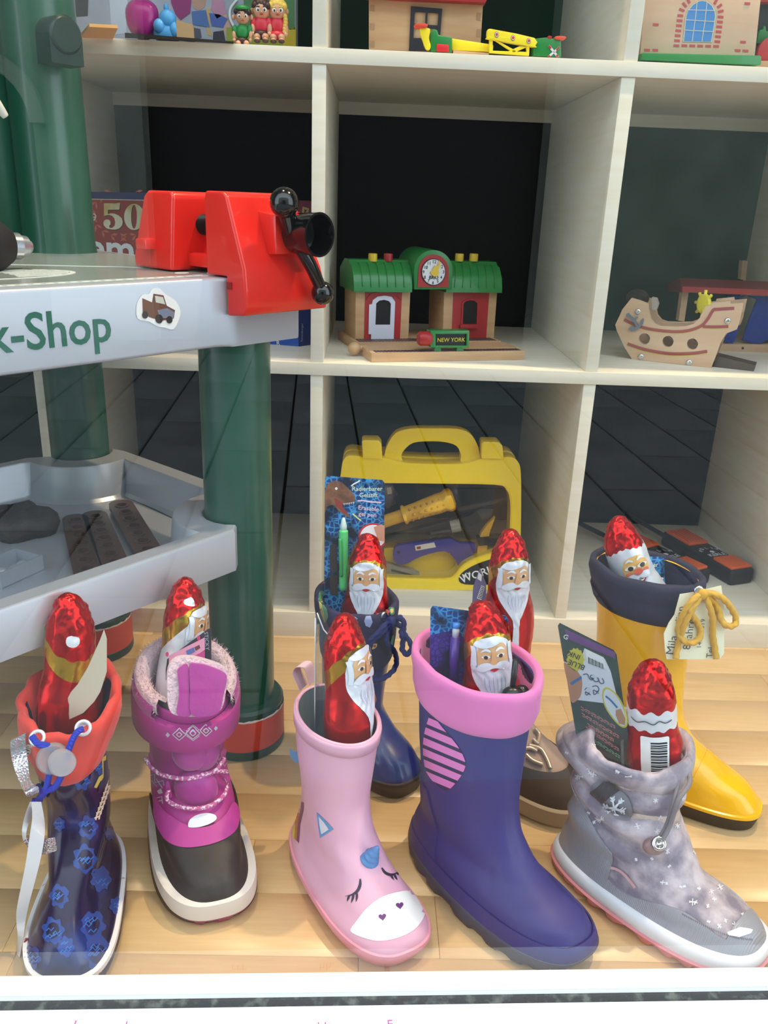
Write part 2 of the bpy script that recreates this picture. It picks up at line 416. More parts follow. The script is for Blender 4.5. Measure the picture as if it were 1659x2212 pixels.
arch = [(-3.35, 7), (-3.35, 1.1)]+[(-2.9-.45*math.cos(PI*i/14), 1.1+.45*math.sin(PI*i/14)) for i in range(1, 14)]+[(-2.45, 1.1), (-2.45, 7)]
v, f = poly3([[(x, -8.4, z) for x, z in arch]], .3, (0, 1, 0)); mk('arch_wall', v, f, stone, fac)
v, f = loft([[(-2.9-r*math.cos(PI*i/14), yy, 1.1+r*math.sin(PI*i/14)) for i in range(15)] for r, yy in ((.45, -8.38), (.45, -8.3), (.58, -8.3), (.58, -8.4))], closed=False, cap0=False, cap1=False); mk('arch_moulding', v, f, mat('arch_stone', (176, 172, 160), .8), fac)
fbox('recess', -3.8, -2.0, -.9, 2.2, darkin, -8.72, .1); fbox('added_dark_front', -1.9, 2.6, -.9, 3.7, darkin, -8.72, .1)  # the wide central front is invented so the pane's middle reflects dark

# ------------------------------------------------------------------ shelf unit
shelf = thing('shelf_unit', 'pale birch cube shelf filling the back of the window', 'shelf', (.2, .19, 0))
T_, PX = .0159, .35
for n, z0, z1 in (('bottom_board', 0, .038), ('shelf_board', .3761, .3919), ('shelf_board', .7276, .7434), ('shelf_board', 1.08, 1.096)):
    bbox(n, (.2, .1945, (z0+z1)/2), (2.5, .389, z1-z0), birch_h, shelf, bev=.0007)
for z0, z1 in ((.038, .3761), (.3919, .7276), (.7434, 1.08)):
    for k in range(-3, 4):
        bbox('divider', (k*PX+T_/2, .1955, (z0+z1)/2), (T_, .387, z1-z0-.0004), birch, shelf, bev=.0007)
    bbox('back_rail', (.2, .386, z1-.009), (2.5, .004, .018), birch_h, shelf)

bkc = mat('black_cloth', (14, 14, 16), .9, bump=('noise', 40, .3, .004))
def cloth(label, x0, x1, z0, z1, seed, cut=.03):
    n = 16; G = []
    for y0 in (.400, .4035):
        for i in range(n+1):
            for j in range(n+1):
                x, z = x0+(x1-x0)*i/n, z0+(z1-z0)*j/n
                if j == 0: z += cut*max(0, (i/n-.8)/.2)**2
                G.append((x, y0+.004*noise.noise(Vector((x*9, z*9, seed))), z))
    m1 = (n+1)**2; q = lambda i, j, k: k*m1+i*(n+1)+j; fs = []
    for i in range(n):
        for j in range(n): fs += [(q(i,j,0), q(i+1,j,0), q(i+1,j+1,0), q(i,j+1,0)), (q(i,j,1), q(i,j+1,1), q(i+1,j+1,1), q(i+1,j,1))]
    for i in range(n): fs += [(q(i,0,0), q(i,0,1), q(i+1,0,1), q(i+1,0,0)), (q(0,i,0), q(0,i+1,0), q(0,i+1,1), q(0,i,1)), (q(n,i,0), q(n,i,1), q(n,i+1,1), q(n,i+1,0)), (q(i,n,0), q(i+1,n,0), q(i+1,n,1), q(i,n,1))]
    tag(mk('backing_cloth', G, fs, bkc, smooth=True), label, 'cloth')
cloth('black cloth hanging behind the toy railway station', .005, .355, .385, .735, 2)
cloth('added black sheet keeping the walkie talkie compartment at bottom right dark', .36, .71, .04, .385, 5, 0)  # this sheet and those below are added only to keep their compartments dark
cloth('added black sheet keeping the game box compartment at middle left dark', -.345, -.02, .385, .735, 8, 0)
cloth('added black sheet keeping the lower left compartment dark', -.345, .0, .04, .385, 11, 0)
BT = {
'pink': ([0.0274, -0.3941, -1.0705], 0.1683, 0.0097, [[0.0,0.0,0.1683,0.0321,2.7,0.14,0.0],[0.018,-0.0036,0.1746,0.0369,2.7,0.14,0.0],[0.036,-0.0008,0.1622,0.0288,2.6,0.12,0.0],[0.055,0.0034,0.1297,0.0238,2.4,0.08,0.0],[0.075,0.0083,0.1043,0.0238,2.2,0.04,0.0],[0.105,0.0132,0.0935,0.0267,2.1,0.0,-0.0078],[0.1362,0.0116,0.0951,0.0312,2.0,0.0,-0.039],[0.1744,0.0114,0.0996,0.0334,2.0,0.0,-0.0781]]),
'purple': ([0.1395, -0.3922, -0.9727], 0.1865, 0.0162, [[0.0,0.0,0.1865,0.0408,2.7,0.14,0.0],[0.018,-0.0032,0.1946,0.0366,2.7,0.14,0.0],[0.036,-0.0,0.1861,0.032,2.6,0.12,0.0],[0.055,0.0047,0.1441,0.0247,2.4,0.08,0.0],[0.075,0.0044,0.1211,0.0273,2.2,0.04,0.0],[0.105,0.0042,0.1094,0.0309,2.1,0.0,-0.0037],[0.1577,0.0044,0.1069,0.04,2.0,0.0,-0.0184],[0.2222,-0.0034,0.1122,0.0426,2.0,0.0,-0.0367]]),
'grey': ([0.2758, -0.4098, -0.8523], 0.1781, 0.0155, [[0.0,0.0,0.1781,0.0403,2.7,0.14,0.0],[0.018,0.0001,0.1852,0.0362,2.7,0.14,0.0],[0.036,0.0027,0.1782,0.0298,2.6,0.12,0.0],[0.055,0.0066,0.1302,0.0267,2.4,0.08,0.0],[0.075,0.0054,0.1162,0.0269,2.2,0.04,0.0],[0.105,0.0041,0.1044,0.032,2.1,0.0,-0.0094],[0.1298,-0.0166,0.1014,0.0352,2.0,0.0,-0.0471],[0.1601,0.0211,0.0962,0.0471,2.0,0.0,-0.0941]]),
'magenta': ([-0.1082, -0.3282, -1.2532], 0.1873, 0.0092, [[0.0,0.0,0.1873,0.0446,2.7,0.14,0.0],[0.018,-0.0025,0.1881,0.0399,2.7,0.14,0.0],[0.036,-0.0004,0.1814,0.03,2.6,0.12,0.0],[0.055,0.0026,0.1478,0.0365,2.4,0.08,0.0],[0.075,0.0052,0.1178,0.0351,2.2,0.04,0.0],[0.105,0.0078,0.1077,0.0339,2.1,0.0,-0.0067],[0.1388,0.0132,0.1217,0.0407,2.0,0.0,-0.0337],[0.1802,0.022,0.1336,0.0388,2.0,0.0,-0.0675]]),
'dino': ([-0.1674, -0.4217, -1.5175], 0.1512, 0.0105, [[0.0,0.0,0.1512,0.0397,2.7,0.14,0.0],[0.018,-0.0049,0.1525,0.0337,2.7,0.14,0.0],[0.036,-0.005,0.1459,0.0255,2.6,0.12,0.0],[0.055,-0.0052,0.1205,0.0196,2.4,0.08,0.0],[0.075,0.0003,0.0946,0.0237,2.2,0.04,0.0],[0.105,0.0058,0.0788,0.0251,2.1,0.0,-0.0208],[0.1447,0.008,0.0877,0.0268,2.0,0.0,-0.1038],[0.1933,-0.0079,0.0798,0.0365,2.0,0.0,-0.2076]]),
'blue': ([0.0338, -0.2257, -0.8504], 0.1438, 0.0028, [[0.0,0.0,0.1438,0.0285,2.7,0.14,0.0],[0.018,-0.002,0.1453,0.0315,2.7,0.14,0.0],[0.036,0.0006,0.1374,0.0285,2.6,0.12,0.0],[0.055,0.0046,0.1084,0.0236,2.4,0.08,0.0],[0.075,0.0083,0.0873,0.0259,2.2,0.04,0.0],[0.105,0.0119,0.0883,0.0306,2.1,0.0,-0.0082],[0.1442,0.0141,0.0913,0.0365,2.0,0.0,-0.041],[0.1921,0.01,0.0907,0.0403,2.0,0.0,-0.082]]),
'yellow': ([0.3155, -0.2599, -0.5724], 0.1979, 0.0004, [[0.0,0.0,0.1979,0.0278,2.7,0.14,0.0],[0.018,-0.002,0.2014,0.0313,2.7,0.14,0.0],[0.036,0.0011,0.1896,0.0293,2.6,0.12,0.0],[0.055,0.0057,0.1555,0.0281,2.4,0.08,0.0],[0.075,0.0113,0.1253,0.0276,2.2,0.04,0.0],[0.105,0.0169,0.1108,0.0298,2.1,0.0,-0.0034],[0.1693,0.0125,0.1065,0.0357,2.0,0.0,-0.0168],[0.248,-0.0001,0.1055,0.0414,2.0,0.0,-0.0335]]),
}
# ------------------------------------------------------------------ boots: lofted from fitted sections
def tabinterp(tab, n=9):
    K = len(tab); C = len(tab[0]); d = [[tab[i+1][c]-tab[i][c] for c in range(C)] for i in range(K-1)]; m = [d[0][:]]
    for i in range(1, K-1): m.append([2*a*b/(a+b) if a*b > 0 else 0. for a, b in zip(d[i-1], d[i])])
    m.append(d[-1][:]); out = []
    for i in range(K-1):
        for s in range(n):
            t = s/n; h = (2*t**3-3*t*t+1, t**3-2*t*t+t, -2*t**3+3*t*t, t**3-t*t)
            out.append([h[0]*tab[i][c]+h[1]*m[i][c]+h[2]*tab[i+1][c]+h[3]*m[i+1][c] for c in range(C)])
    return out+[list(tab[-1])]
class Boot:
    def __init__(s, key, name, label, cat, um, lm, group=None, disp=None, N=80, z0=.006, lining=True, upper='upper', tab=None):
        loc, s.L, s.ban, tb = tab or BT[key]; s.T = tabinterp(tb); s.N = N
        s.root = thing(name, label, cat, (loc[0], loc[1], 0), loc[2], group); s.M = WM[s.root.name]
        s.H = tb[-1][0]
        rows = [s.ring(r, 0) for r in s.T if r[0] >= z0]
        if disp: rows = [[p+Vector((p.x-s.L*.3, p.y, 0)).normalized()*disp(p.x, p.y, p.z) for p in r] for r in rows]
        top = s.T[-1]; rows += [s.ring(top, -.0006, .0008), s.ring(top, -.0022, .001), s.ring(top, -.003, 0)]
        s.rows = rows
        v, f = loft(rows, cap1=False); s.upper = mk(upper, v, f, um, s.root, 'l', angle=60)
        ins = [s.ring(top, -.003, -.0005)]+[s.ring(s.rowz(s.H-d), -.0032) for d in (.008, .02, .035, .05, .065)]
        if lining: v, f = loft(ins, cap0=False); s.lining = mk('lining', v, f, lm, s.root, 'l', smooth=True)
        s.retree()
    def retree(s, extra=()): s.tree = bvh([s.upper]+list(extra)); s.px = surf(s.tree)
    def ring(s, r, off, dz=0, N=None):
        z, xb, xf, w, e, sk, ti = r; N = N or s.N; xb -= off; xf += off; w += off; a, xm, q = (xf-xb)/2, (xf+xb)/2, 2/e; out = []
        for j in range(N):
            t = 2*PI*j/N; c, d = math.cos(t), math.sin(t); cx = math.copysign(abs(c)**q, c); sy = math.copysign(abs(d)**q, d)
            x = xm+a*cx; out.append(Vector((x, w*sy*(1+sk*cx)+s.ban*(x/s.L)**2, z+ti*(x-xm)+dz)))
        return out
    def rowz(s, z):
        for a, b in zip(s.T, s.T[1:]):
            if a[0] <= z <= b[0]: t = (z-a[0])/(b[0]-a[0]+1e-9); return [p+(q-p)*t for p, q in zip(a, b)]
        return list(s.T[0] if z < s.T[0][0] else s.T[-1])
    def sole(s, name, m, prof, tread=None, N=None, base=None):
        N = N or s.N; rows = []
        for z, off in prof:
            r = s.ring(s.rowz(max(z, .0) if base is None else base), off, 0, N)
            if base is not None: r = [Vector((p.x, p.y, z)) for p in r]
            if tread and z < tread[0]:
                c = s.L*.45; r = [p-Vector((p.x-c, p.y, 0)).normalized()*(tread[1] if (j//tread[2]) % 2 else 0) for j, p in enumerate(r)]
            rows.append(r)
        v, f = loft(rows); return mk(name, v, f, m, s.root, 'l', angle=45)
    def cuff(s, name, m, zc, prof, wob=.0015, seed=0, wz=.002, freq=2.2):
        # prof: (height above zc, outward offset); the last rows fold inside
        rows = []
        for h, off in prof:
            base = s.rowz(min(zc+h, s.H)); dz = max(0, zc+h-s.H); r = s.ring(base, off, dz); q = []
            for j, p in enumerate(r):
                a = 2*PI*j/s.N; nv = noise.noise(Vector((math.cos(a)*freq, math.sin(a)*freq, seed+h*40))); n2 = noise.noise(Vector((math.cos(a)*freq*.8, math.sin(a)*freq*.8, seed+9)))
                k = min(1, max(0, h/.012)); o = Vector((p.x-(base[1]+base[2])/2, p.y, 0)).normalized()
                q.append(p+o*nv*wob*(.3+.7*k)+Vector((0, 0, n2*wz*k)))
            rows.append(q)
        v, f = loft(rows, cap0=False, cap1=False); return mk(name, v, f, m, s.root, 'l', smooth=True)
    def decal(s, name, polys, m, off=.0005, step=7, relief=None): return decal(name, polys, s.px, step, off, m, s.root, relief=relief)
    def at(s, u, v, lift=.002, y=None):
        h = s.px(u, v)
        if h: return h[0]+h[1]*lift
        return atY(u, v, y)
    def part(s, name, vf, m, smooth=True, space='w', angle=None, parent=None): return mk(name, vf[0], vf[1], m, parent or s.root, space, smooth=smooth, angle=angle)
def sc(pts, ox, oy, k): return [(ox+x/k, oy+y/k) for x, y in pts]
black = mat('black_plastic', (16, 16, 18), .3)
blackr = mat('black_rubber', (26, 26, 28), .6)
chrome = mat('chrome', (215, 215, 215), .18, 1.)
navyprint = mat('navy_ink', (22, 20, 44), .5)
whitep = mat('white_print', (238, 238, 240), .45)
eyew = mat('eye_white_print', (240, 240, 240), .4); iris = mat('iris_print', (70, 46, 30), .35)
redlip = mat('red_print', (178, 30, 36), .4)

# ---- pink unicorn welly
pink = mat('pink_rubber', (226, 172, 198), .34, bump=('noise', 25, .05, .003))
b = Boot('pink', 'rain_boot', 'pale pink rain boot with sleeping face, blue horn and white muzzle', 'boot', pink, mat('grey_knit_lining', (128, 146, 158), .9, bump=('wave', 160, .3, .001)))
PINK = b
b.sole('sole', mat('pink_sole', (222, 150, 172), .4), [(.0, .0), (.002, .0015), (.012, .0025), (.016, .0025), (.0185, .0018), (.019, .0)])
b.cuff('rim_band', pink, b.H-.013, [(0, .0002), (.0006, .0016), (.010, .0016), (.0125, .001), (.0132, -.001), (.012, -.003)], 0, wz=0)
K = lambda p: sc(p, 580, 1280, 2.633)
b.decal('muzzle_patch', K(sm2([(468,1925),(500,1870),(560,1795),(640,1735),(730,1705),(830,1697),(872,1745),(890,1800),(880,1850),(840,1905),(780,1945),(700,1972),(620,1980),(540,1962)])), mat('white_gloss_print', (246, 243, 245), .3), .0004)
lash = mat('lash_print', (44, 36, 66), .45)
b.decal('eyelash', [K(stroke(p, w, taper=True)) for p, w in (([(522,1628),(522,1660),(508,1695),(478,1718),(438,1727)], 17), ([(462,1722),(455,1738),(449,1756)], 12), ([(485,1715),(481,1738),(472,1764)], 13), ([(503,1700),(504,1730),(499,1758)], 13))], lash, .0006, 4)
b.decal('eyelash', [K(stroke(p, w, taper=True)) for p, w in (([(643,1566),(660,1592),(688,1606),(714,1603),(733,1588)], 16), ([(695,1603),(700,1618),(713,1637)], 12), ([(712,1601),(720,1618),(731,1636)], 12), ([(724,1594),(731,1600),(739,1608)], 11))], lash, .0006, 4)
def heart(cx, cy, r, a): 
    o = []
    for i in range(24):
        t = 2*PI*i/24; x = 16*math.sin(t)**3/17; y = -(13*math.cos(t)-5*math.cos(2*t)-2*math.cos(3*t)-math.cos(4*t))/17
        o.append((cx+r*(x*math.cos(a)-y*math.sin(a)), cy+r*(x*math.sin(a)+y*math.cos(a))))
    return o
hm = mat('plum_print', (104, 46, 120), .45)
for x, y in ((648, 1845), (745, 1781)): b.decal('heart_nostril', K(heart(x, y, 23, -.15)), hm, .0007, 4)
earb = mat('ear_blue_print', (98, 152, 205), .4)
b.decal('ear_print', K([(275,1248),(330,1300),(371,1345),(330,1372),(295,1396),(284,1330)]), earb, .0004, 5)
b.decal('ear_inner_print', K([(288,1272),(320,1308),(345,1346),(322,1362),(303,1374),(293,1320)]), mat('ear_white_print', (222, 222, 236), .4), .0006, 5)
for i, c in enumerate(((98, 150, 175), (214, 200, 90), (196, 120, 70), (120, 70, 110))):
    x = 122+i*13; b.decal('heel_stripe', K([(x+40-i*4, 1165+i*8), (x+50-i*3, 1170+i*8), (x+38, 1240), (x+20, 1320), (x+14, 1390+i*12), (x+1, 1375+i*12), (x+5, 1310), (x+22, 1240)]), mat('heel_stripe_%d' % i, c, .4), .0004, 5)
hb = b.px(*K([(578, 1510)])[0]); tp = Vector(hb[0])+Vector((.006, -.004, .016)); ax = (tp-hb[0]).normalized()
prof = [(.0001, -.004)]
for i in range(19): t = i/18; prof.append(((.0068*(1-t)+.0016)*(1+.09*math.sin(t*24)), -.002+.019*t))
prof.append((.0003, .0178)); v, f = lathe(prof, 20, axisM(hb[0], ax)); horn = b.part('horn', (v, f), mat('horn_blue', (88, 140, 200), .4))
v, f = loft([[atY(580+x/2.633, 1280+y/2.633, yy) for x, y in sm2([(182,900),(150,905),(120,888),(122,925),(140,955),(168,972),(186,970)], 3)] for yy in (-.405, -.398)]); b.part('side_fin', (v, f), earb, smooth=False)
pts = [atY(580+x/2.633, 1280+y/2.633, -.392) for x, y in ((178,560),(160,520),(136,465),(150,432),(185,428),(205,440),(222,500),(232,530))]
lp = smooth_path(pts, 4); w = Vector((.006, .011, .0)); th = Vector((.0006, -.0003, .0009))
v, f = loft([[p, p+w, p+w+th, p+th] for p in lp]); b.part('pull_loop', (v, f), mat('pink_webbing', (226, 190, 204), .8), smooth=False)

# ---- violet welly with pink cuff
violet = mat('violet_rubber', (50, 50, 120), .5, bump=('noise', 18, .18, .004))
def vcrease(x, y, z): 
    if z > .11 or x < .07: return 0
    return -.0016*max(0, math.sin(y*260+x*60+3*noise.noise(Vector((x*40, y*40, 2)))))**4*max(0, 1-abs(x-.115)/.04)
b = Boot('purple', 'rain_boot', 'violet blue rain boot with pink cuff and pink striped leaf patch', 'boot', violet, mat('violet_lining', (66, 40, 84), .9), disp=vcrease)
VIO = b
b.sole('sole', mat('slate_sole', (66, 70, 92), .6, bump=('noise', 60, .2, .003)), [(0, -.002), (.004, .001), (.0075, .002), (.013, .0026), (.0165, .0026), (.018, .0008)], tread=(.008, .0035, 3), N=120)
panel(b.upper, 'heel_panel', lambda x, y, z: min(.060-x-.35*(z-.02), .085+.2*x-z), .0014, violet, b.root)
panel(b.upper, 'welt', lambda x, y, z: min(.0285-z, z-.014), .0022, violet, b.root)
pinkc = mat('pink_cuff_fabric', (226, 122, 190), .7, bump=('noise', 120, .12, .001), sheen=.2)
b.cuff('cuff', pinkc, b.H-.036, [(-.002, .0), (0, .0018), (.004, .0032), (.014, .0045), (.026, .0036), (.034, .0048), (.040, .0042), (.043, .0012), (.040, -.0022), (.030, -.0032), (.012, -.004)], .0022, 3, .0028)
K = lambda p: sc(p, 860, 1280, 2.633)
out = sm2([(195,692),(250,760),(340,870),(382,955),(376,1010),(330,1080),(275,1125),(215,1085),(165,1020),(147,930),(148,830),(168,740)])
b.decal('leaf_patch', K(out), mat('patch_navy', (40, 32, 78), .5), .0004)
pst = mat('patch_pink', (226, 128, 200), .5)
strp = []
for i in range(6):
    c0 = 705+i*62; q = clip2(clip2(out, -.42, 1, -(c0-.42*165)), .42, -1, c0+41-.42*165)
    if len(q) > 2: strp.append(K(q))
for q in strp: b.decal('patch_stripe', q, pst, .0007)

# ---- grey snow boot
gfab = mat('mottled_grey_fabric', (128, 122, 142), .5, bump=('noise', 40, .6, .006), vary=(38, (206, 194, 204), .40, .64), sheen=.1)
def gwr(x, y, z): return (.0030*math.sin(z*150+2.5*noise.noise(Vector((x*16, y*16, z*10)))*2.2+x*25)*min(1, max(0, (z-.05)/.02))+.002*noise.noise(Vector((x*45, y*45, z*70)))) if z > .03 else 0
b = Boot('grey', 'snow_boot', 'grey mottled snow boot with white midsole and pink tread', 'boot', gfab, mat('beige_fleece', (208, 188, 182), .95, bump=('noise', 220, .8, .002)), disp=gwr)
GREY = b
b.sole('midsole', mat('white_midsole', (226, 230, 240), .45), [(.009, .002), (.0115, .005), (.017, .0055), (.022, .004), (.0245, .001)], base=.018)
b.sole('tread', mat('pink_tread', (222, 140, 152), .55), [(0, .0015), (.003, .005), (.0105, .0072), (.0125, .004)], tread=(.008, .0045, 2), N=136, base=.018)
gsyn = mat('grey_grained_synthetic', (158, 160, 172), .42, bump=('wave', 210, .25, .001), metal=.15)
panel(b.upper, 'mudguard', lambda x, y, z: min(max(.0365+.006*math.sin(x*60)-z, (x-.166)*.8), x-.052), .0016, gsyn, b.root)
panel(b.upper, 'heel_counter', lambda x, y, z: min(.085-.55*x-z+.012, .066-x), .0018, gsyn, b.root)
b.cuff('collar', gfab, b.H-.02, [(-.003, .0), (0, .0022), (.006, .0042), (.014, .0048), (.021, .0036), (.024, .0005), (.021, -.003), (.01, -.004)], .0022, 5, .003, 3)
K = lambda p: sc(p, 1160, 1320, 2.765)
b.decal('snow_badge', K(sm2([(335,1030),(390,1008),(440,1018),(500,1060),(550,1120),(572,1185),(560,1240),(520,1248),(465,1225),(410,1170),(360,1110),(332,1065)])), mat('badge_grey', (112, 116, 128), .35), .0024, 6)
b.decal('badge_tab', K([(400,1008),(460,1012),(500,1062),(470,1090),(400,1135),(330,1085),(332,1070),(372,1040)]), mat('badge_dark', (62, 68, 78), .5, bump=('wave', 300, .4, .001)), .003, 6)
fl = []
for a in range(6):
    t = a*PI/3+.3; c, s_ = math.cos(t), math.sin(t); q = (470+62*c, 1160+52*s_); fl.append(K(stroke([(470, 1160), q], 9, 0)))
    for k in (.55, .8):
        for sg in (-.7, .7): p = (470+62*c*k, 1160+52*s_*k); fl.append(K(stroke([p, (p[0]+20*math.cos(t+sg), p[1]+18*math.sin(t+sg))], 7, 0)))
b.decal('snowflake', fl, mat('snow_white', (206, 214, 226), .4), .0038, 5)
b.decal('toe_tab', K([(1130,1918),(1205,1892),(1278,1905),(1268,1925),(1200,1945),(1140,1932)]), mat('reflector_white', (238, 238, 242), .3), .0024, 6)
b.decal('side_piping', K(stroke([(448,1530),(500,1545),(550,1590),(592,1645)], 16)), mat('pink_piping', (206, 164, 172), .5), .0024, 5)
st = []
for i in range(34):
    t = i/33; st.append(K([(870+400*t-3, 1805+150*math.sin(t*1.5)-4), (870+400*t+3, 1805+150*math.sin(t*1.5)-2), (870+400*t+8, 1805+150*math.sin(t*1.5)+10), (870+400*t+3, 1805+150*math.sin(t*1.5)+9)]))
b.decal('stitching', st, mat('stitch_grey', (112, 112, 124), .8), .0022, 5)
fk = mat('flake_white', (232, 230, 238), .6); fls = []; rr = random.Random(7)
for i in range(110):
    x, y = rr.uniform(180, 1250), rr.uniform(660, 1890)
    if y > 1000 and x > 300+(y-1000)*1.15+560: continue
    if y < 1100 and x > 860: continue
    if y > 1350 and x < 320+(y-1350)*1.3: continue
    s_ = rr.uniform(10, 22)
    for k in range(3): t = k*PI/3+rr.random(); fls.append(K(stroke([(x-s_*math.cos(t), y-s_*math.sin(t)), (x+s_*math.cos(t), y+s_*math.sin(t))], 5, 0)))
b.decal('flake_print', fls, fk, .0006, 6)
cordg = mat('grey_elastic', (128, 124, 132), .7)
def W3(b, pts, lift, y): return [b.at(u, v, lift, y) for u, v in pts]
b.part('drawcord', tube(W3(b, K([(860,850),(876,862),(850,960),(800,1110),(760,1240),(722,1345)]), .010, -.53), .0021), cordg)
b.part('drawcord', tube(W3(b, K([(812,985),(808,1040),(790,1130),(752,1260),(712,1350)]), .006, -.53), .0017), cordg)
p = b.px(*K([(700, 1385)])[0]); tg = b.part('cord_toggle', ell(p[0]+p[1]*.004, (.010, .006, .0085)), mat('taupe_toggle', (150, 124, 126), .35))
p2 = b.px(*K([(712, 1362)])[0]); b.part('chrome_eyelet', lathe([(.0032, 0), (.0062, 0), (.0066, .003), (.0055, .005), (.0035, .005), (.003, .002)], 24, axisM(p2[0]+p2[1]*.007, p2[1]+Vector((0, -.2, .6)))), chrome)

# ---- magenta winter boot
mag = mat('magenta_leather', (184, 58, 146), .5, bump=('noise', 160, .15, .001))
magf = mat('magenta_padded_fabric', (170, 52, 142), .5, bump=('noise', 26, .5, .007), sheen=.3)
b = Boot('magenta', 'winter_boot', 'magenta winter boot with pink fur collar and black rubber toe', 'boot', mag, mat('pink_fur_inside', (214, 186, 196), 1., bump=('noise', 160, 1., .003)))
MAG = b
b.sole('midsole', mat('offwhite_midsole', (222, 214, 206), .6, bump=('noise', 80, .15, .002), vary=(30, (190, 176, 160), .5, .75)), [(.009, .0), (.011, .0035), (.017, .0038), (.026, .003), (.0275, .0005)], base=.018)
b.sole('outsole', mat('magenta_outsole', (150, 62, 104), .5), [(0, -.004), (.002, -.001), (.0095, .003), (.0115, .001)], tread=(.007, .002, 3), N=120, base=.018)
panel(b.upper, 'rubber_toe', lambda x, y, z: min(x-.052-.75*max(0, z-.022)*0-abs(y)*.0-.012*math.cos(min(1.5, abs(y)/.03))+.0, .058+.10*(x-.1)-z, (x-.095)+1.05*(abs(y)-.008)), .0022, mat('black_rubber_toe', (38, 36, 38), .55, bump=('noise', 60, .3, .002), vary=(25, (58, 54, 54), .5, .75)), b.root)
K = lambda p: sc(p, 290, 1360, 3.3)
b.decal('toe_apron', K(sm2([(165,1330),(160,1230),(170,1180),(230,1290),(340,1380),(440,1420),(560,1400),(640,1330),(690,1240),(728,1300),(722,1400),(690,1465),(600,1520),(480,1552),(360,1558),(270,1520),(205,1440)])), mag, .0034, 7)
b.part('tongue', join(ell(b.at(*K([(440, 1130)])[0], lift=-.001), (.020, .012, .020)), ell(b.at(*K([(400, 905)])[0], lift=-.006), (.017, .014, .020)), ell(b.at(*K([(500, 900)])[0], lift=-.006), (.016, .014, .020))), magf)
b.decal('reflector_oval', K(sm2([(390,1412),(400,1365),(450,1330),(520,1318),(570,1335),(578,1365),(540,1395),(470,1418),(410,1422)])), mat('reflector_grey', (222, 226, 230), .4), .0040, 6)
# fur collar
fur = mat('pink_fur', (224, 192, 202), 1., bump=('noise', 260, 1., .004), sheen=.6)
furp = []
def furring(rows, m, name):
    rr = random.Random(5); v, f = loft(rows, cap0=False, cap1=False); f = [q for q in f if min(v[i].x for i in q) < .118]; fo = mk(name, v, f, m, b.root, 'l', smooth=True); V, Fc = [], []
    me = fo.data
    for p in me.polygons:
        for k in range(4):
            c = p.center+Vector((rr.uniform(-1, 1), rr.uniform(-1, 1), rr.uniform(-1, 1)))*.0016; n = (p.normal+Vector((rr.uniform(-1, 1), rr.uniform(-1, 1), rr.uniform(-.6, 1)))*.7).normalized()*rr.uniform(.002, .0042); t = n.orthogonal().normalized()*.0005
            i = len(V); V += [c-t, c+t, c+n]; Fc.append((i, i+1, i+2))
    o = mk('fur_strands', V, Fc, m, b.root, 'l'); o['kind'] = 'stuff'; return fo
T = b.T[-1]
furring([b.ring(T, .0030, -.004), b.ring(T, .0050, .0), b.ring(T, .0050, .007), b.ring(T, .0015, .011), b.ring(T, -.004, .011), b.ring(T, -.008, .004), b.ring(b.rowz(b.H-.02), -.009), b.ring(b.rowz(b.H-.05), -.009)], fur, 'fur_collar')
rows = [b.ring(b.rowz(b.H-.016), .001), b.ring(b.rowz(b.H-.014), .0055), b.ring(b.rowz(b.H-.006), .0075), b.ring(T, .0072, .0), b.ring(T, .0052, .004), b.ring(T, .001, .005)]
v, f = loft(rows, cap0=False, cap1=False); f = [q for q in f if min(v[i].x for i in q) < .116]; mk('padded_collar', v, f, magf, b.root, 'l', smooth=True)
tl = Plane(b.M @ Vector((.146, .009, .186)), b.M.to_3x3() @ Vector((.95, 0, .32)))
tp = sm2([(252,575),(236,430),(245,290),(300,215),(400,200),(520,225),(640,270),(672,330),(655,440),(615,575),(480,618),(330,618)])
fl_ = tl.poly('tongue_lining', K(tp), .012, fur, b.root, .0, .004)
tl.poly('tongue_face', K(sm2([(400,590),(395,430),(392,250),(440,235),(520,250),(632,296),(655,340),(632,450),(600,575),(500,610)])), .007, magf, b.root, .005, .003); tl.poly('tongue_face', K(sm2([(300,590),(318,450),(306,300),(325,262),(372,240),(388,300),(392,450),(400,600),(350,612)])), .006, magf, b.root, .0035, .0028)
rows = []
for zc, o_ in ((.137, .001), (.1375, .0062), (.139, .0074), (.168, .0082), (.1705, .0074), (.171, .001)): rows.append(b.ring(b.rowz(zc), o_))
v, f = loft(rows, cap0=False, cap1=False); strap = mk('strap', v, f, mag, b.root, 'l', angle=50)
b.retree([strap])
dm = mat('silver_print', (206, 196, 208), .4); dl = []
def dia(cx, cy, w, h, t): o = [(cx-w, cy), (cx, cy-h), (cx+w, cy), (cx, cy+h)]; return [K(stroke([o[i-1], o[i]], t, 0)) for i in range(4)]
for cx, cy, w, h in ((322, 745, 48, 40), (418, 735, 50, 42), (510, 718, 42, 38), (418, 735, 22, 20), (322, 745, 20, 17), (510, 718, 20, 17)): dl += dia(cx, cy, w, h, 7)
dl += [K([(225,748),(240,728),(258,746),(242,766)]), K([(564,702),(578,684),(593,698),(579,718)]), K(stroke([(372,722),(418,684),(462,714)], 6, 0)), K(stroke([(374,752),(420,788),(464,752)], 6, 0))]
b.decal('diamond_print', dl, dm, .0006, 6)
b.retree()
zz = []
for pts in ([(120,1040),(150,1030),(150,1090),(210,1075),(215,1110)], [(128,1075),(165,1120),(160,1060),(205,1130)], [(165,1200),(200,1190),(205,1240)], [(170,1225),(205,1215)], [(585,905),(600,930),(620,900),(640,945),(655,915)], [(575,935),(600,965),(620,935),(640,975),(655,950)], [(640,1060),(655,1090),(662,1070)], [(655,1120),(668,1095)]): zz.append(K(stroke(pts, 6, 0)))
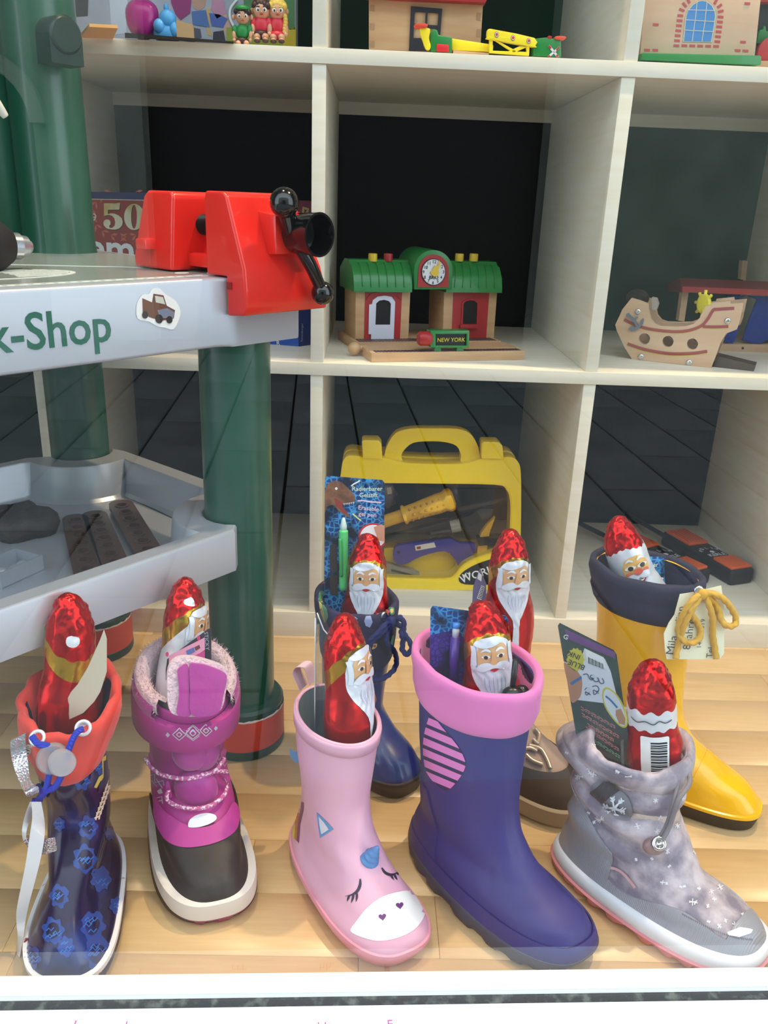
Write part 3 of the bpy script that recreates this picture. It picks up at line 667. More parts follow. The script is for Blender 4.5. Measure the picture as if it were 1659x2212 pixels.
zz.append(K([(165,1150),(195,1130),(208,1165),(180,1172)]))
b.decal('zigzag_print', zz, dm, .0006, 5)
lace = mat('pink_dotted_lace', (196, 90, 150), .6, vary=(420, (236, 214, 228), .5, .55))
for pts in ([(150,880),(185,950),(250,1000),(350,1022),(440,1015),(530,975),(585,880)], [(250,1000),(350,1015),(450,998),(540,985),(600,1010)], [(285,1120),(280,1190),(330,1260),(420,1285),(520,1270),(590,1200),(610,1120)]):
    b.part('lace', tube(W3(b, K(pts), .0095, -.47), .0019), lace)
for pts in ([(150,850),(165,840),(195,940),(175,950)], [(280,1060),(262,1080),(275,1180),(300,1170)], [(575,1010),(615,1080),(635,1070),(595,1000)], [(585,820),(575,870),(600,870),(608,815)]): b.decal('lace_keeper', K(sm2(pts)), mag, .0075, 6)

# ---- navy printed welly, left
navy = mat('navy_gloss_print', (9, 15, 62), .2, coat=.12, spec=.4, vary=(24, (16, 50, 124), .52, .74))
b = Boot('dino', 'rain_boot', 'glossy navy printed rain boot with red drawstring cuff at the left edge', 'boot', navy, mat('navy_lining', (30, 32, 60), .9))
DIN = b
b.sole('sole', mat('navy_sole', (20, 24, 60), .4), [(0, .0), (.002, .001), (.012, .002), (.014, .0)], base=.018)
b.sole('foxing', mat('white_foxing', (228, 228, 232), .4, vary=(120, (120, 30, 40), .62, .66)), [(.013, .001), (.0135, .003), (.018, .003), (.019, .0005)], base=.018)
K = lambda p: sc(p, 0, 1380, 2.95)
cl = mat('bright_blue_print', (44, 104, 186), .25); cl2 = mat('mid_blue_print', (28, 66, 146), .25); rr = random.Random(11); s1 = []; s2 = []
for cx, cy, r in ((540,1400,85),(640,1530,75),(590,1830,90),(740,1700,50),(520,900,60),(640,820,40),(560,1200,70),(380,1640,70),(340,1860,80),(620,2000,100),(200,2030,70),(420,1960,60),(700,1240,40),(380,1180,40),(640,640,35)):
    lo = [(cx+r*(1+.18*math.cos(7*t+cx))*math.cos(t)*.8, cy+r*(1+.18*math.sin(6*t+cy))*math.sin(t)) for t in [2*PI*i/26 for i in range(26)]]
    s2.append(K(stroke(lo+[lo[0]], 5, 0)))
    for k in range(5): x, y = cx+rr.uniform(-.4, .4)*r, cy+rr.uniform(-.5, .5)*r; s1.append(K(stroke([(x-r*.3, y+r*.12), (x-r*.1, y-r*.1), (x+r*.08, y+r*.1), (x+r*.3, y-r*.14)], 8, 0)))
b.decal('cloud_outline_print', s2, cl2, .0004, 6); b.decal('cloud_letter_print', s1, cl, .0005, 6)
lg = mat('letter_cream_print', (216, 196, 176), .4); ly = mat('figure_yellow_print', (206, 180, 70), .4)
b.decal('figure_print', [K(q) for q in ([(645,760),(672,740),(668,850),(690,900),(668,960),(640,900),(612,950),(595,945),(625,880),(650,860)],)], ly, .0006, 4)
b.decal('figure_dark_print', [K(q) for q in ([(655,780),(690,760),(694,880),(660,960),(620,980),(628,930),(655,880)],)], mat('figure_dark_print', (40, 30, 60), .3), .0008, 4)
lt = []
for i in range(7):
    y = 1120-i*32; x = 612+i*11; lt.append(K(stroke([(x-14, y+22), (x+20, y+8)], 10, 0))); lt.append(K(stroke([(x-6, y+34), (x+2, y-6)], 9, 0))); lt.append(K(stroke([(x+14, y+30), (x+22, y-12)], 9, 0)))
b.decal('letter_print', lt, lg, .0007, 4)
redc = mat('red_cuff_fabric', (214, 62, 50), .7, bump=('noise', 60, .3, .003), sheen=.2)
cuff = b.cuff('cuff', redc, b.H-.040, [(-.002, 0), (0, .0016), (.006, .003), (.016, .0045), (.028, .0042), (.037, .005), (.044, .0046), (.0475, .001), (.044, -.0025), (.03, -.0034), (.012, -.004)], .0042, 8, .005, 3)
b.retree([cuff])
bc = mat('blue_cord', (30, 52, 190), .6, bump=('wave', 320, .6, .001))
for x, y in ((241, 632), (531, 568)):
    p = b.px(*K([(x, y)])[0]); b.part('eyelet', lathe([(.0052, -.001), (.0066, .0), (.0064, .0014), (.0045, .0016), (.0038, .0004), (.0038, -.001)], 24, axisM(p[0]+p[1]*.0005, p[1])), mat('white_metal', (226, 226, 230), .35, .3))
b.part('cord', tube(W3(b, K([(232,628),(268,650),(312,655),(345,680),(360,710),(345,760),(340,820),(322,920),(300,980),(250,1030),(205,1035)]), .007, -.50), .0026), bc)
b.part('cord', tube(W3(b, K([(540,572),(505,590),(460,640),(440,690),(420,760),(400,840),(370,900),(310,935),(245,940)]), .0075, -.50), .0026), bc)
p = b.px(*K([(395, 752)])[0]); tm = mat('frosted_plastic', (226, 222, 228), .4, trans=.7)
tog = b.part('toggle', lathe([(.003, -.002), (.0105, -.001), (.012, .002), (.012, .007), (.0105, .009)], 28, axisM(p[0]+p[1]*.002+Vector((-.006, -.001, .001)), p[1])), tm, angle=50)
mk('toggle_button', *lathe([(.0095, 0), (.0100, .008), (.009, .0105), (.005, .0108)], 28, axisM(p[0]+p[1]*.012, p[1]+Vector((.35, -.1, .0)))), tm, tog, angle=50)
b.retree()

# ---- navy welly behind
nav2 = mat('blue_rubber', (28, 40, 112), .28, coat=.3)
b = Boot('blue', 'rain_boot', 'plain dark blue rain boot with patterned fabric cuff, behind the pink boot', 'boot', nav2, mat('blue_lining', (34, 52, 110), .9))
BLU = b
b.sole('sole', mat('navy_black_sole', (22, 24, 40), .5), [(0, -.001), (.003, .001), (.016, .0022), (.018, .0028), (.0205, .0022), (.021, .0)])
cf = mat('dark_print_fabric', (40, 36, 66), .85, bump=('noise', 60, .4, .003), vary=(40, (62, 48, 88), .5, .7))
cuff = b.cuff('cuff', cf, b.H-.062, [(-.002, 0), (0, .001), (.004, .0022), (.025, .003), (.045, .0034), (.058, .004), (.066, .0036), (.069, .0008), (.066, -.0028), (.05, -.0036), (.02, -.004)], .002, 12, .003)
b.retree([cuff]); K = lambda p: sc(p, 670, 1250, 4.515)
gp, yp, rp, bp_ = (mat('cuff_%s_print' % n, c, .8) for n, c in (('green', (86, 140, 112)), ('yellow', (206, 190, 100)), ('red', (186, 74, 60)), ('pale_blue', (150, 162, 206))))
for q in ([(88,130),(120,120),(140,150),(118,190),(140,260),(165,300),(178,370),(150,430),(130,400),(110,330),(90,250),(78,190)], [(770,290),(812,285),(815,340),(780,350)], [(795,560),(812,560),(800,640),(775,650)]): b.decal('lizard_print', K(sm2(q)), gp, .0006, 4)
for q in ([(92,190),(108,200),(120,270),(140,330),(150,420),(135,400),(112,340),(96,270)], [(778,300),(806,300),(800,330),(784,336)], [(600,640),(648,630),(640,668),(600,684)]): b.decal('lizard_belly_print', K(sm2(q)), yp, .0008, 4)
for q in (stroke([(545,370),(585,365),(603,420),(580,470),(545,455),(530,410),(545,370)], 8, 0), stroke([(560,400),(580,400),(582,430),(562,432),(556,415)], 6, 0), stroke([(430,375),(460,390),(440,405),(465,420)], 9, 0), stroke([(170,200),(185,240),(240,275)], 7, 0)): b.decal('swirl_print', K(q), bp_, .0008, 4)
for x, y, r in ((118, 40, 14), (240, 420, 8), (340, 300, 9), (650, 340, 12), (626, 654, 13), (750, 325, 18), (420, 300, 7), (520, 330, 6)): b.decal('red_spot_print', K(circ(x, y, r)), rp, .0009, 4)
bl = mat('dark_blue_rope', (24, 30, 92), .8)
def R3(b, pts, lift, y): return [b.at(u, v, lift, y) for u, v in pts]
for pts in ([(742,398),(800,375),(880,380),(915,440),(908,520),(960,600),(988,660),(970,720),(935,735),(898,690),(905,600),(890,520),(840,470),(770,415)], [(735,400),(680,430),(620,500),(560,570),(528,690)], [(725,420),(650,500),(590,560),(550,640)], [(740,420),(700,510),(700,600),(755,680),(775,790),(735,880),(650,940),(530,940)]):
    b.part('drawstring', rope(R3(b, K(pts), .008, -.305), .0027, pitch=.008), bl)
p = b.at(*K([(740, 400)])[0], lift=.007); b.part('knot', ell(p, (.006, .005, .0055)), bl)
p = b.px(*K([(722, 362)])[0]); b.part('eyelet', lathe([(.003, 0), (.0048, 0), (.0046, .0014), (.003, .0014)], 20, axisM(p[0], p[1])), chrome)
b.retree()

# ---- yellow welly
yel = mat('yellow_rubber', (250, 190, 20), .22, coat=.4)
b = Boot('yellow', 'rain_boot', 'tall yellow rain boot with navy cuff and handwritten tag', 'boot', yel, mat('navy_inside', (40, 40, 66), .9))
YEL = b
b.sole('sole', mat('black_sole', (36, 34, 32), .6), [(0, -.001), (.003, .001), (.017, .002), (.0185, .001)])
b.sole('welt', yel, [(.018, .0), (.0185, .0026), (.0215, .0026), (.023, .0)])
panel(b.upper, 'toe_cap', lambda x, y, z: x-.125-.25*z, .0007, yel, b.root)
ncf = mat('navy_cuff_fabric', (42, 42, 66), .8, bump=('noise', 50, .4, .004))
cuff = b.cuff('cuff', ncf, b.H-.038, [(-.002, 0), (0, .0012), (.003, .003), (.014, .0042), (.019, .0028), (.022, .0036), (.034, .0052), (.041, .0042), (.044, .0008), (.041, -.0026), (.025, -.0036), (.008, -.004)], .002, 21, .003)
b.retree()

# ---- brown ankle shoe behind the violet boot
sued = mat('taupe_suede', (164, 140, 126), .85, bump=('noise', 90, .25, .002))
d_ = (Vector((.300, -.368, 0))-Vector((.175, -.235, 0))); hd = math.atan2(d_.y, d_.x)
stab = [[0, 0, .178, .034, 2.7, .14, 0], [.020, -.002, .181, .034, 2.7, .14, 0], [.034, 0, .178, .033, 2.6, .12, 0], [.050, .003, .160, .030, 2.4, .08, 0], [.064, .006, .125, .028, 2.2, .04, 0], [.080, .008, .102, .028, 2.1, 0, 0], [.098, .006, .094, .032, 2, 0, -.08], [.112, .004, .092, .034, 2, 0, -.12]]
b = Boot('x', 'ankle_shoe', 'taupe suede ankle shoe with dark toe cap, mostly hidden by the violet boot', 'shoe', sued, mat('brown_lining', (92, 74, 62), .9), tab=([.176, -.240, hd], .178, .004, stab))
SHO = b
b.sole('sole', mat('taupe_sole', (158, 142, 118), .6), [(0, -.002), (.003, .002), (.018, .0042), (.022, .0045), (.024, .002)], base=.02)
panel(b.upper, 'toe_cap', lambda x, y, z: min(x-.118+.9*abs(y)-.012, .052+.0*x-z), .0016, mat('dark_brown_suede', (62, 52, 46), .8, bump=('noise', 90, .25, .002)), b.root)
mlm = mat('bronze_lace', (196, 176, 156), .3, .6)
for pts in ([(1102,1640),(1118,1625),(1140,1618),(1158,1626)], [(1140,1612),(1165,1622),(1180,1645),(1188,1664)], [(1136,1632),(1150,1645),(1172,1655)], [(1148,1600),(1158,1608),(1160,1590),(1150,1578)]):
    b.part('lace', tube(R3(b, pts, .004, -.31), .0022), mlm)
# ------------------------------------------------------------------ toy workbench
silver = mat('silver_plastic', (186, 190, 200), .34, .35, bump=('noise', 70, .05, .001))
silver_top = mat('silver_top_sticker', (150, 158, 156), .22, .2)
dgreen = mat('dark_green_plastic', (20, 78, 58), .3, coat=.25)
dgreen2 = mat('dark_green_ring', (22, 62, 50), .4)
redp = mat('red_plastic', (236, 44, 34), .24, coat=.3, bump=('noise', 14, .04, .002))
redf = mat('red_foot_label', (206, 66, 50), .45)
BL, BER, BED = Vector((-.057, -.24, 0)), Vector((.65, .76, 0)).normalized(), Vector((-.76, .65, 0)).normalized()
BM = Matrix((BER, BED, Vector((0, 0, 1)))).transposed().to_4x4(); BM.translation = BL
bench = thing('toy_workbench', 'silver and green toy workbench with red feet, at the left', 'workbench', M=BM)
def BP(nm, vf, m, angle=40, par=bench): return mk(nm, vf[0], vf[1], m, par, 'l', angle=angle)
def prismz(poly, z0, z1): return poly3([[(x, y, z1) for x, y in poly]], z1-z0, (0, 0, 1))
top = [(-.40, -.036), (-.052, -.036), (-.040, -.041), (-.028, -.041), (.048, -.041), (.048, .315), (-.40, .315)]
o = BP('bench_top', prismz(top, .459, .519), silver); bevel_obj(o, .003, 3)
BP('top_sticker', prismz([(-.39, -.024), (-.055, -.024), (-.05, .0), (.036, .012), (.036, .255), (-.03, .262), (-.06, .30), (-.39, .30)], .5188, .5194), silver_top)
wline = mat('white_line_print', (216, 220, 214), .4)
for y0, y1 in ((-.021, -.0195), (-.0135, -.012)): BP('ruler_line', prismz([(-.39, y0), (-.045, y0), (-.045, y1), (-.39, y1)], .5192, .5197), wline)
vt = []
for i in range(34): x = -.385+.01*i; vt.append(prismz([(x, -.0195), (x+.005, -.0195), (x+.005, -.0135), (x, -.0135)], .5192, .5197))
o = BP('ruler_mark', join(*vt), wline); o['kind'] = 'stuff'
BP('sticker_line', prismz([(-.16, .16), (-.158, .163), (.03, .012), (.03, .009)], .5192, .5197), wline)
q = circ(-.20, .065, .075, .040, 30); v, f = [], []
ring_o = [(x, y, .5197) for x, y in q]; ring_i = [(-.20+(x+.20)*.94, .065+(y-.065)*.9, .5197) for x, y in q]
BP('oval_emblem', poly3([ring_o, ring_i], .0005, (0, 0, 1)), wline)
for i in range(6):
    yy = .04+.010*i; hw = .07*math.sqrt(max(0, 1-((yy-.065)/.038)**2)); BP('emblem_stripe', prismz([(-.20+hw*.25, yy), (-.20+hw, yy), (-.20+hw, yy+.004), (-.20+hw*.25, yy+.004)], .5192, .5197), wline)
for x, y in ((-.05, .01), (-.022, .0), (-.02, .03)): BP('numeral_print', poly3([[(a, b_, .5197) for a, b_ in circ(x, y, .007, .005, 16)], [(a, b_, .5197) for a, b_ in circ(x, y, .0035, .0022, 16)]], .0005, (0, 0, 1)), wline)
ipl = lambda x, z, y=-.0366: BM @ Vector((x, y, z))
gt = mat('green_lettering', (40, 104, 88), .5)
place_text('lettering', 'Work-Shop', ipl(-.155, .4872), BM.to_3x3() @ Vector((1, 0, .0)), Vector((0, 0, 1)), .0265, gt, bench, .018, 'RIGHT', .94)
# sticker: plain old pickup, no face
st = Plane(ipl(-.11, .49, -.0364), -BED)
sk = lambda p: sc(p, 0, 380, 2.242)
st.poly('sticker', sk(sm2([(665,690),(662,620),(690,575),(720,572),(735,548),(770,545),(800,572),(850,605),(872,650),(868,690),(840,742),(800,735),(760,728),(720,705)], 3)), .0003, whitep, bench, .0003)
tb, tg2, td = mat('rusty_print', (112, 70, 54), .5), mat('faded_blue_print', (120, 128, 150), .5), mat('tyre_print', (44, 38, 38), .5)
st.poly('truck_print', sk([(688,592),(735,612),(742,570),(790,578),(806,628),(846,650),(840,690),(790,700),(740,690),(690,670)]), .0002, tb, bench, .0005)
st.poly('truck_print', sk([(748,580),(786,586),(798,622),(752,612)]), .0002, mat('window_print', (206, 206, 196), .5), bench, .0008); st.poly('truck_print', sk([(760,650),(808,640),(842,660),(836,688),(770,688)]), .0002, tg2, bench, .0008)
for x, y, r in ((700, 672, 18), (768, 692, 22), (818, 696, 18)): st.poly('truck_wheel_print', sk(circ(x, y, r*.8, r)), .0002, td, bench, .0010)
# legs and feet
def leg(x, y, z0, z1, foot=True, paper=True):
    o = BP('leg', lathe([(.0345, z0), (.0345, z1)], 40, Matrix.Translation((x, y, 0))), dgreen)
    if foot:
        f_ = BP('foot', lathe([(.038, .0), (.0445, .001), (.0455, .004), (.0455, .012), (.0448, .0125), (.0448, .050), (.0445, .0515), (.044, .0535), (.0446, .058), (.042, .0615), (.034, .062)], 48, Matrix.Translation((x, y, 0))), dgreen2)
        rows = [[Vector((x+r*math.cos(2*PI*j/96), y+r*math.sin(2*PI*j/96), z+(.0012*noise.noise(Vector((j*.35, 3, 1))) if k == 1 else 0))) for j in range(96)] for k, (r, z) in enumerate(((.0453, .0125), (.0453, .050)))]
        BP('foot_label', loft(rows, cap0=False, cap1=False), redf, par=f_)
        rows = [[Vector((x+r*math.cos(2*PI*j/96), y+r*math.sin(2*PI*j/96), z+(.0016*noise.noise(Vector((j*.5, 7, 1))) if k == 1 else 0))) for j in range(96)] for k, (r, z) in enumerate(((.0451, .045), (.0451, .0522)))]
        BP('torn_paper', loft(rows, cap0=False, cap1=False), mat('torn_paper', (226, 220, 214), .8), par=f_)
leg(0, 0, .06, .459); leg(0, .297, .06, .459); leg(-.355, .297, .06, .459)
BP('upper_post', lathe([(.040, .519), (.0385, .53), (.0375, .90), (.03, .905)], 44, Matrix.Translation((-.008, .285, 0))), dgreen)
BP('tool_peg', join(lathe([(.0175, .0), (.0175, .026), (.015, .029)], 28, Matrix.Translation((-.022, .238, .727)) @ Matrix.Rotation(PI/2, 4, 'X')), box((-.022, .225, .714), (.035, .026, .026))), mat('near_black_green', (14, 40, 34), .35))
BP('tool_panel', box((-.20, .305, .71), (.33, .012, .36)), dgreen)
# tray
def arcp(cx, cy, r, a0, a1, n=9): return [(cx+r*math.cos(math.radians(a0+(a1-a0)*i/n)), cy+r*math.sin(math.radians(a0+(a1-a0)*i/n))) for i in range(n+1)]
outer = [(-.40, -.036), (-.036, -.036)]+arcp(0, 0, .0362, 262, 10, 14)[2:]+[(.042, .03), (.042, .262)]+arcp(0, .297, .0362, -20, -190, 14)+[(-.06, .318), (-.40, .318)]
inner = [(-.385, -.018), (-.082, -.018)]+arcp(0, 0, .066, 195, 75, 10)+[(.020, .075), (.020, .225)]+arcp(0, .297, .066, -72, -180, 10)+[(-.075, .302), (-.385, .302)]
zt, zb, zf = .280, .236, .2365
V3 = lambda L_, z: [Vector((x, y, z)) for x, y in L_]
def inset(P_, d):                              # move vertices inward
    n = len(P_); out = []
    for i in range(n):
        a, b_, c = Vector(P_[i-1]), Vector(P_[i]), Vector(P_[(i+1) % n]); e1, e2 = (b_-a).normalized(), (c-b_).normalized(); nn_ = Vector((-(e1.y+e2.y), e1.x+e2.x)); nn_ = nn_.normalized() if nn_.length > 1e-6 else Vector((-e1.y, e1.x)); out.append((b_.x+nn_.x*d, b_.y+nn_.y*d))
    return out
vt = loft([V3(outer, zb), V3(outer, zt-.003), V3(inset(outer, .0015), zt-.0006), V3(inset(outer, .003), zt)], cap0=False, cap1=False)
rim = poly3([V3(inset(outer, .003), zt), V3(inner, zt)], .0001, (0, 0, 1))
wall = loft([V3(inner, zt), V3(inset(inner, .0012), zt-.002), V3(inset(inner, .006), zf+.004), V3(inset(inner, .010), zf)], cap0=False, cap1=True)
BP('tray', join(vt, rim, wall), silver, 35)
# things in the tray
def strip_bar(label, p0, p1, z):
    a, b_ = atZ(*p0, z), atZ(*p1, z); d = (b_-a); L_ = d.length; ang = math.atan2(d.y, d.x)
    t = thing('perforated_strip', label, 'toy part', a, ang, 'brown construction strips in the tray'); w, h = .0135, .006
    pl_ = arcp(0, 0, w, 90, 270, 8)+arcp(L_, 0, w, -90, 90, 8); br = mat('dark_brown_plastic', (78, 48, 36), .3)
    n = max(4, int(L_/.021)); holes = [circ(L_*(i+.3)/n, 0, .0058, n=14) for i in range(n)]
    mk('bar', *poly3([[(x, y, h) for x, y in pl_]]+[[(x, y, h) for x, y in q_] for q_ in holes], h, (0, 0, 1)), br, t, 'l')
    for q_ in holes: mk('hole_rim', *poly3([[((x-sum(p[0] for p in q_)/14)*1.35+sum(p[0] for p in q_)/14, y*1.35, h+.001) for x, y in q_], [(x, y, h+.001) for x, y in q_]], .0012, (0, 0, 1)), br, t, 'l')
strip_bar('brown perforated strip, nearest the rocks in the tray', (163, 1130), (205, 1300), zf+.001)
strip_bar('brown perforated strip in the middle of three', (205, 1122), (262, 1260), zf+.001)
strip_bar('brown perforated strip lying at the right of the tray', (262, 1098), (350, 1250), zf+.004)
rk = mat('charcoal_plastic', (46, 40, 40), .55, bump=('noise', 60, .6, .004))
c0 = atZ(48, 1150, zf); rows = []
for z, k in ((0, .95), (.008, 1.05), (.018, 1.0), (.025, .8), (.028, .4)): rows.append([c0+Vector((.034*k*math.cos(a)*(1+.14*math.sin(3*a+1)), (.030*k*math.sin(a))*(1+.1*math.cos(4*a)), z+.003*math.sin(5*a))) for a in [2*PI*i/24 for i in range(24)]])
tag(mk('nut_holder', *loft(rows), rk, smooth=True), 'lumpy charcoal plastic nut holder in the left of the tray', 'toy part')
c0 = atZ(22, 1245, zf); t = thing('parts_box', 'small open silver box at the front left of the tray', 'box', c0, math.atan2(BER.y, BER.x)+.25)
mk('box_body', *join(box((0, 0, .001), (.05, .036, .002)), box((-.024, 0, .009), (.002, .036, .016)), box((.024, 0, .009), (.002, .036, .016)), box((0, -.017, .009), (.046, .002, .016)), box((0, .017, .009), (.046, .002, .016))), silver, t, 'l')
mk('box_contents', *join(*[ell((-.015+.01*i, .004*math.sin(i*2), .006), (.006, .006, .005), 10, 6) for i in range(4)]), silver, t, 'l', smooth=True)
# vise
vise = thing('bench_vise', 'red toy vise with black crank handle, clamped on the workbench', 'vise', M=BM @ Matrix.Translation((0, 0, 0)))
VP = lambda nm, vf, m=redp, angle=40, par=None: mk(nm, vf[0], vf[1], m, par or vise, 'l', angle=angle)
def prismx(prof, x0, x1, k0=0, k1=0):          # profile (y,z), optional taper of the ends towards the top
    zs = [z for y, z in prof]; z0_, z1_ = min(zs), max(zs)
    A = [Vector((x0+k0*(z-z0_)/(z1_-z0_), y, z)) for y, z in prof]; B_ = [Vector((x1-k1*(z-z0_)/(z1_-z0_), y, z)) for y, z in prof]; return loft([A, B_])
o = VP('front_jaw', prismx([(-.0425, .487), (-.064, .489), (-.068, .50), (-.066, .528), (-.046, .586), (-.04, .5895), (-.018, .5895), (-.016, .583), (-.016, .5205), (-.0425, .5205)], -.043, .062, .0, .028)); bevel_obj(o, .0025, 3)
o = VP('rear_jaw', prismx([(.022, .5205), (.078, .5205), (.080, .53), (.066, .583), (.060, .588), (.026, .588), (.022, .584)], -.052, .056, .006, .020)); bevel_obj(o, .003, 3)
o = VP('guide_bar', box((-.012, .004, .530), (.040, .045, .012))); bevel_obj(o, .002); VP('hole_print', box((-.0435, -.047, .513), (.001, .006, .006)), mat('dark_red_recess', (150, 20, 18), .5))
o = VP('rear_lug', box((-.052, .055, .542), (.018, .016, .010))); bevel_obj(o, .003)
pr = [(.0075, 0)]
for i in range(26): pr += [(.0092, .0016*i+.0004), (.0078, .0016*i+.0012)]
o = VP('screw', lathe(pr+[(.004, .043)], 20, Matrix.Translation((-.014, .025, .560)) @ Matrix.Rotation(PI/2, 4, 'X')), black, 60)
o = VP('boss', prismx([(-.050, .538), (-.072, .540), (-.072, .572), (-.048, .575)], -.012, .036)); bevel_obj(o, .002)
hubM = Matrix.Translation((.012, -.068, .5575)) @ Matrix.Rotation(PI/2, 4, 'X')
hub = VP('crank_hub', lathe([(.015, 0), (.0165, .002), (.018, .028), (.0185, .0335), (.0165, .0335), (.0150, .012), (.003, .011)], 36, hubM), mat('gloss_black_plastic', (12, 12, 14), .14, coat=.5), 50)
gb = MATS['gloss_black_plastic']
bi = BM.inverted(); pA, pB, pC = [bi @ atP(u, v, BM @ Vector((0, -.083, 0)), BED) for u, v in ((614, 438), (640, 505), (697, 633))]
VP('crank_arm', tube([pB+Vector((0, .006, 0)), (pB+pC)/2, pC], lambda s: .0065-.0012*s, 12, 4), gb); VP('crank_knob', ell(pC, (.0105, .0105, .0105), 20, 12), gb)
VP('crank_arm', tube([pB+Vector((0, .006, 0)), pA], .0075, 12, 0), gb); VP('crank_knob', ell(pA, (.0125, .0125, .0125), 20, 12), gb)
# drill tip on the bench top, and the white tool end on the left
d0, d1 = BM @ Vector((-.232, .04, .548)), BM @ Vector((-.30, .01, .553))
dr = thing('toy_drill', 'black toy drill with silver chuck lying on the workbench, mostly out of view', 'drill', d1-Vector((0, 0, .03)))
c0, c1 = atP(-60, 528, BM @ Vector((0, .10, .54)), BED), atP(66, 533, BM @ Vector((0, .10, .54)), BED); ax = (c1-c0).normalized(); c0 = c1-ax*.071
mk('drill_body', *lathe([(.020, -.03), (.027, .0), (.027, .028), (.021, .042), (.014, .052)], 28, axisM(c0, ax)), blackr, dr, angle=40); mk('chuck', *lathe([(.0115, .038), (.0112, .060), (.0095, .061), (.0088, .067), (.0060, .068), (.005, .071)], 24, axisM(c0, ax)), mat('silver_chuck', (190, 196, 206), .25, .8), dr, angle=30)
p0, p1 = atP(-30, 195, BM @ Vector((0, .20, 0)), BED), atP(12, 252, BM @ Vector((0, .20, 0)), BED)
tag(mk('tool_tip', *tube([p0, p0.lerp(p1, .6), p1], lambda s: .0055*(1-.6*s)+.001, 10), mat('ivory_plastic', (226, 222, 214), .4), smooth=True), 'ivory white tool tip hanging at the left edge', 'tool')

# ------------------------------------------------------------------ middle left cell: game boxes
mem = thing('game_box', 'dark red game box with a golden 50, behind the workbench', 'box', (-.22, .21, .392))
mp = Plane((-.22, .185, .5), (-.02, -1, 0)); K = lambda p: sc(p, 180, 400, 9.217)
mred = mat('box_red_print', (158, 52, 46), .5, vary=(12, (142, 40, 40), .4, .7)); navyb = mat('box_navy_print', (36, 40, 104), .45)
mp.poly('box_body', [(40,412),(372,417),(372,700),(40,700)], .05, mred, mem); mp.poly('top_band', [(40,412),(372,417),(372,433),(40,426)], .0004, navyb, mem, .0004); mp.poly('band_line', [(40,426),(372,433),(372,434.5),(40,427.5)], .0004, mat('cream_print', (226, 206, 196), .5), mem, .0005)
gold = mat('gold_print', (214, 190, 120), .35, .3, vary=(26, (236, 232, 206), .42, .6, (1, 1, 1)))
def five(dx=0, dy=0): return K([(x+dx, y+dy) for x, y in [(410,360),(640,362),(735,350),(720,480),(700,488),(490,490),(492,580)]+[(540,560),(620,565),(700,600),(770,660),(788,730),(775,800),(720,860),(640,885),(560,882),(470,860),(410,800),(400,740),(425,695),(470,680),(520,690),(545,730),(545,780),(515,815),(530,850),(580,850),(625,810),(638,740),(620,660),(575,610),(520,595),(470,600),(415,612)]])
def zero(dx=0, dy=0): return [K([(x+dx, y+dy) for x, y in circ(1015, 632, 200, 262, 32)]), K([(x+dx, y+dy) for x, y in circ(1012, 628, 58, 238, 24)])]
shp = mat('print_shadow', (70, 20, 24), .6)
mp.poly('numeral_shadow', five(14, 16), .0002, shp, mem, .0004); mp.poly('numeral_shadow', zero(14, 16), .0002, shp, mem, .0004); mp.poly('numeral', five(), .0002, gold, mem, .0008); mp.poly('numeral', zero(), .0002, gold, mem, .0008)
mp.text('numeral', '1959', K([(70, 640)])[0], K([(300, 650)])[0], .0098, MATS['cream_print'], mem, .0008, .01, 'CENTER', .55)
lf = mat('laurel_print', (200, 104, 84), .55)
for sgn in (1, -1):
    for i in range(9):
        a = math.radians(95+i*19); cx, cy = 800+sgn*620*math.cos(a)*1.0, 560+470*math.sin(a)*1.0
        if sgn*(cx-800) > 0: cx = 1600-cx if sgn > 0 else cx
        for da in (.55, -.55):
            dx, dy = -math.sin(a)*sgn, math.cos(a); ux, uy = dx*math.cos(da)-dy*math.sin(da), dx*math.sin(da)+dy*math.cos(da); n_ = (-uy, ux)
            mp.poly('laurel_leaf', K([(cx, cy), (cx-ux*80+n_[0]*24, cy-uy*80+n_[1]*24), (cx-ux*150, cy-uy*150), (cx-ux*80-n_[0]*24, cy-uy*80-n_[1]*24)]), .0002, lf, mem, .0003)
mp.text('game_name', 'memory', K([(790, 1296)])[0], K([(1380, 1334)])[0], .0385, mat('white_lettering', (224, 230, 238), .5), mem, .0009, .03, 'CENTER', 1.0)
def gbox(label, P0, n, front, depth, m, mside=None):
    t = thing('game_box', label, 'box', (P0[0], P0[1], .392)); pl = Plane(P0, n); pl.poly('box_body', front, depth, m, t); return t, pl
bblue = mat('box_blue', (30, 84, 178), .4); bdk = mat('box_dark_blue', (24, 44, 112), .45)
t, pl = gbox('bright blue game box standing right of the workbench leg', (-.04, .12, .45), (-.25, -1, 0), [(540,600),(645,600),(645,758),(540,738)], .055, bblue)
p2 = Plane(pl(645, 700), (.75, -.66, 0)); p2.poly('box_side', [(646,600),(672,596),(672,751),(646,757)], .0006, bdk, t, .0008)
p2.text('lettering', 'Ravensburger', (650.5, 718), (652, 660), .0032, mat('pale_blue_print', (170, 184, 206), .5), t, .0018, 0, skew=9)
pl.text('lettering', 'R', (601, 741), (612, 741), .006, whitep, t, .0006, .02)
t, pl = gbox('dark maroon box at the back right of the middle left compartment', (-.03, .26, .5), (-.1, -1, 0), [(600,431),(673,434),(673,640),(600,640)], .05, mat('box_maroon', (126, 44, 66), .5))
pl.poly('gold_corner', sc([(575,160),(660,185),(650,290),(565,260)], 560, 420, 6.143), .0004, mat('gold_label', (206, 176, 110), .5), t, .0006); pl.poly('dark_emblem', sc([(600,185),(612,205),(640,200),(615,235),(600,260)], 560, 420, 6.143), .0003, mat('emblem_brown', (90, 60, 40), .5), t, .0010)

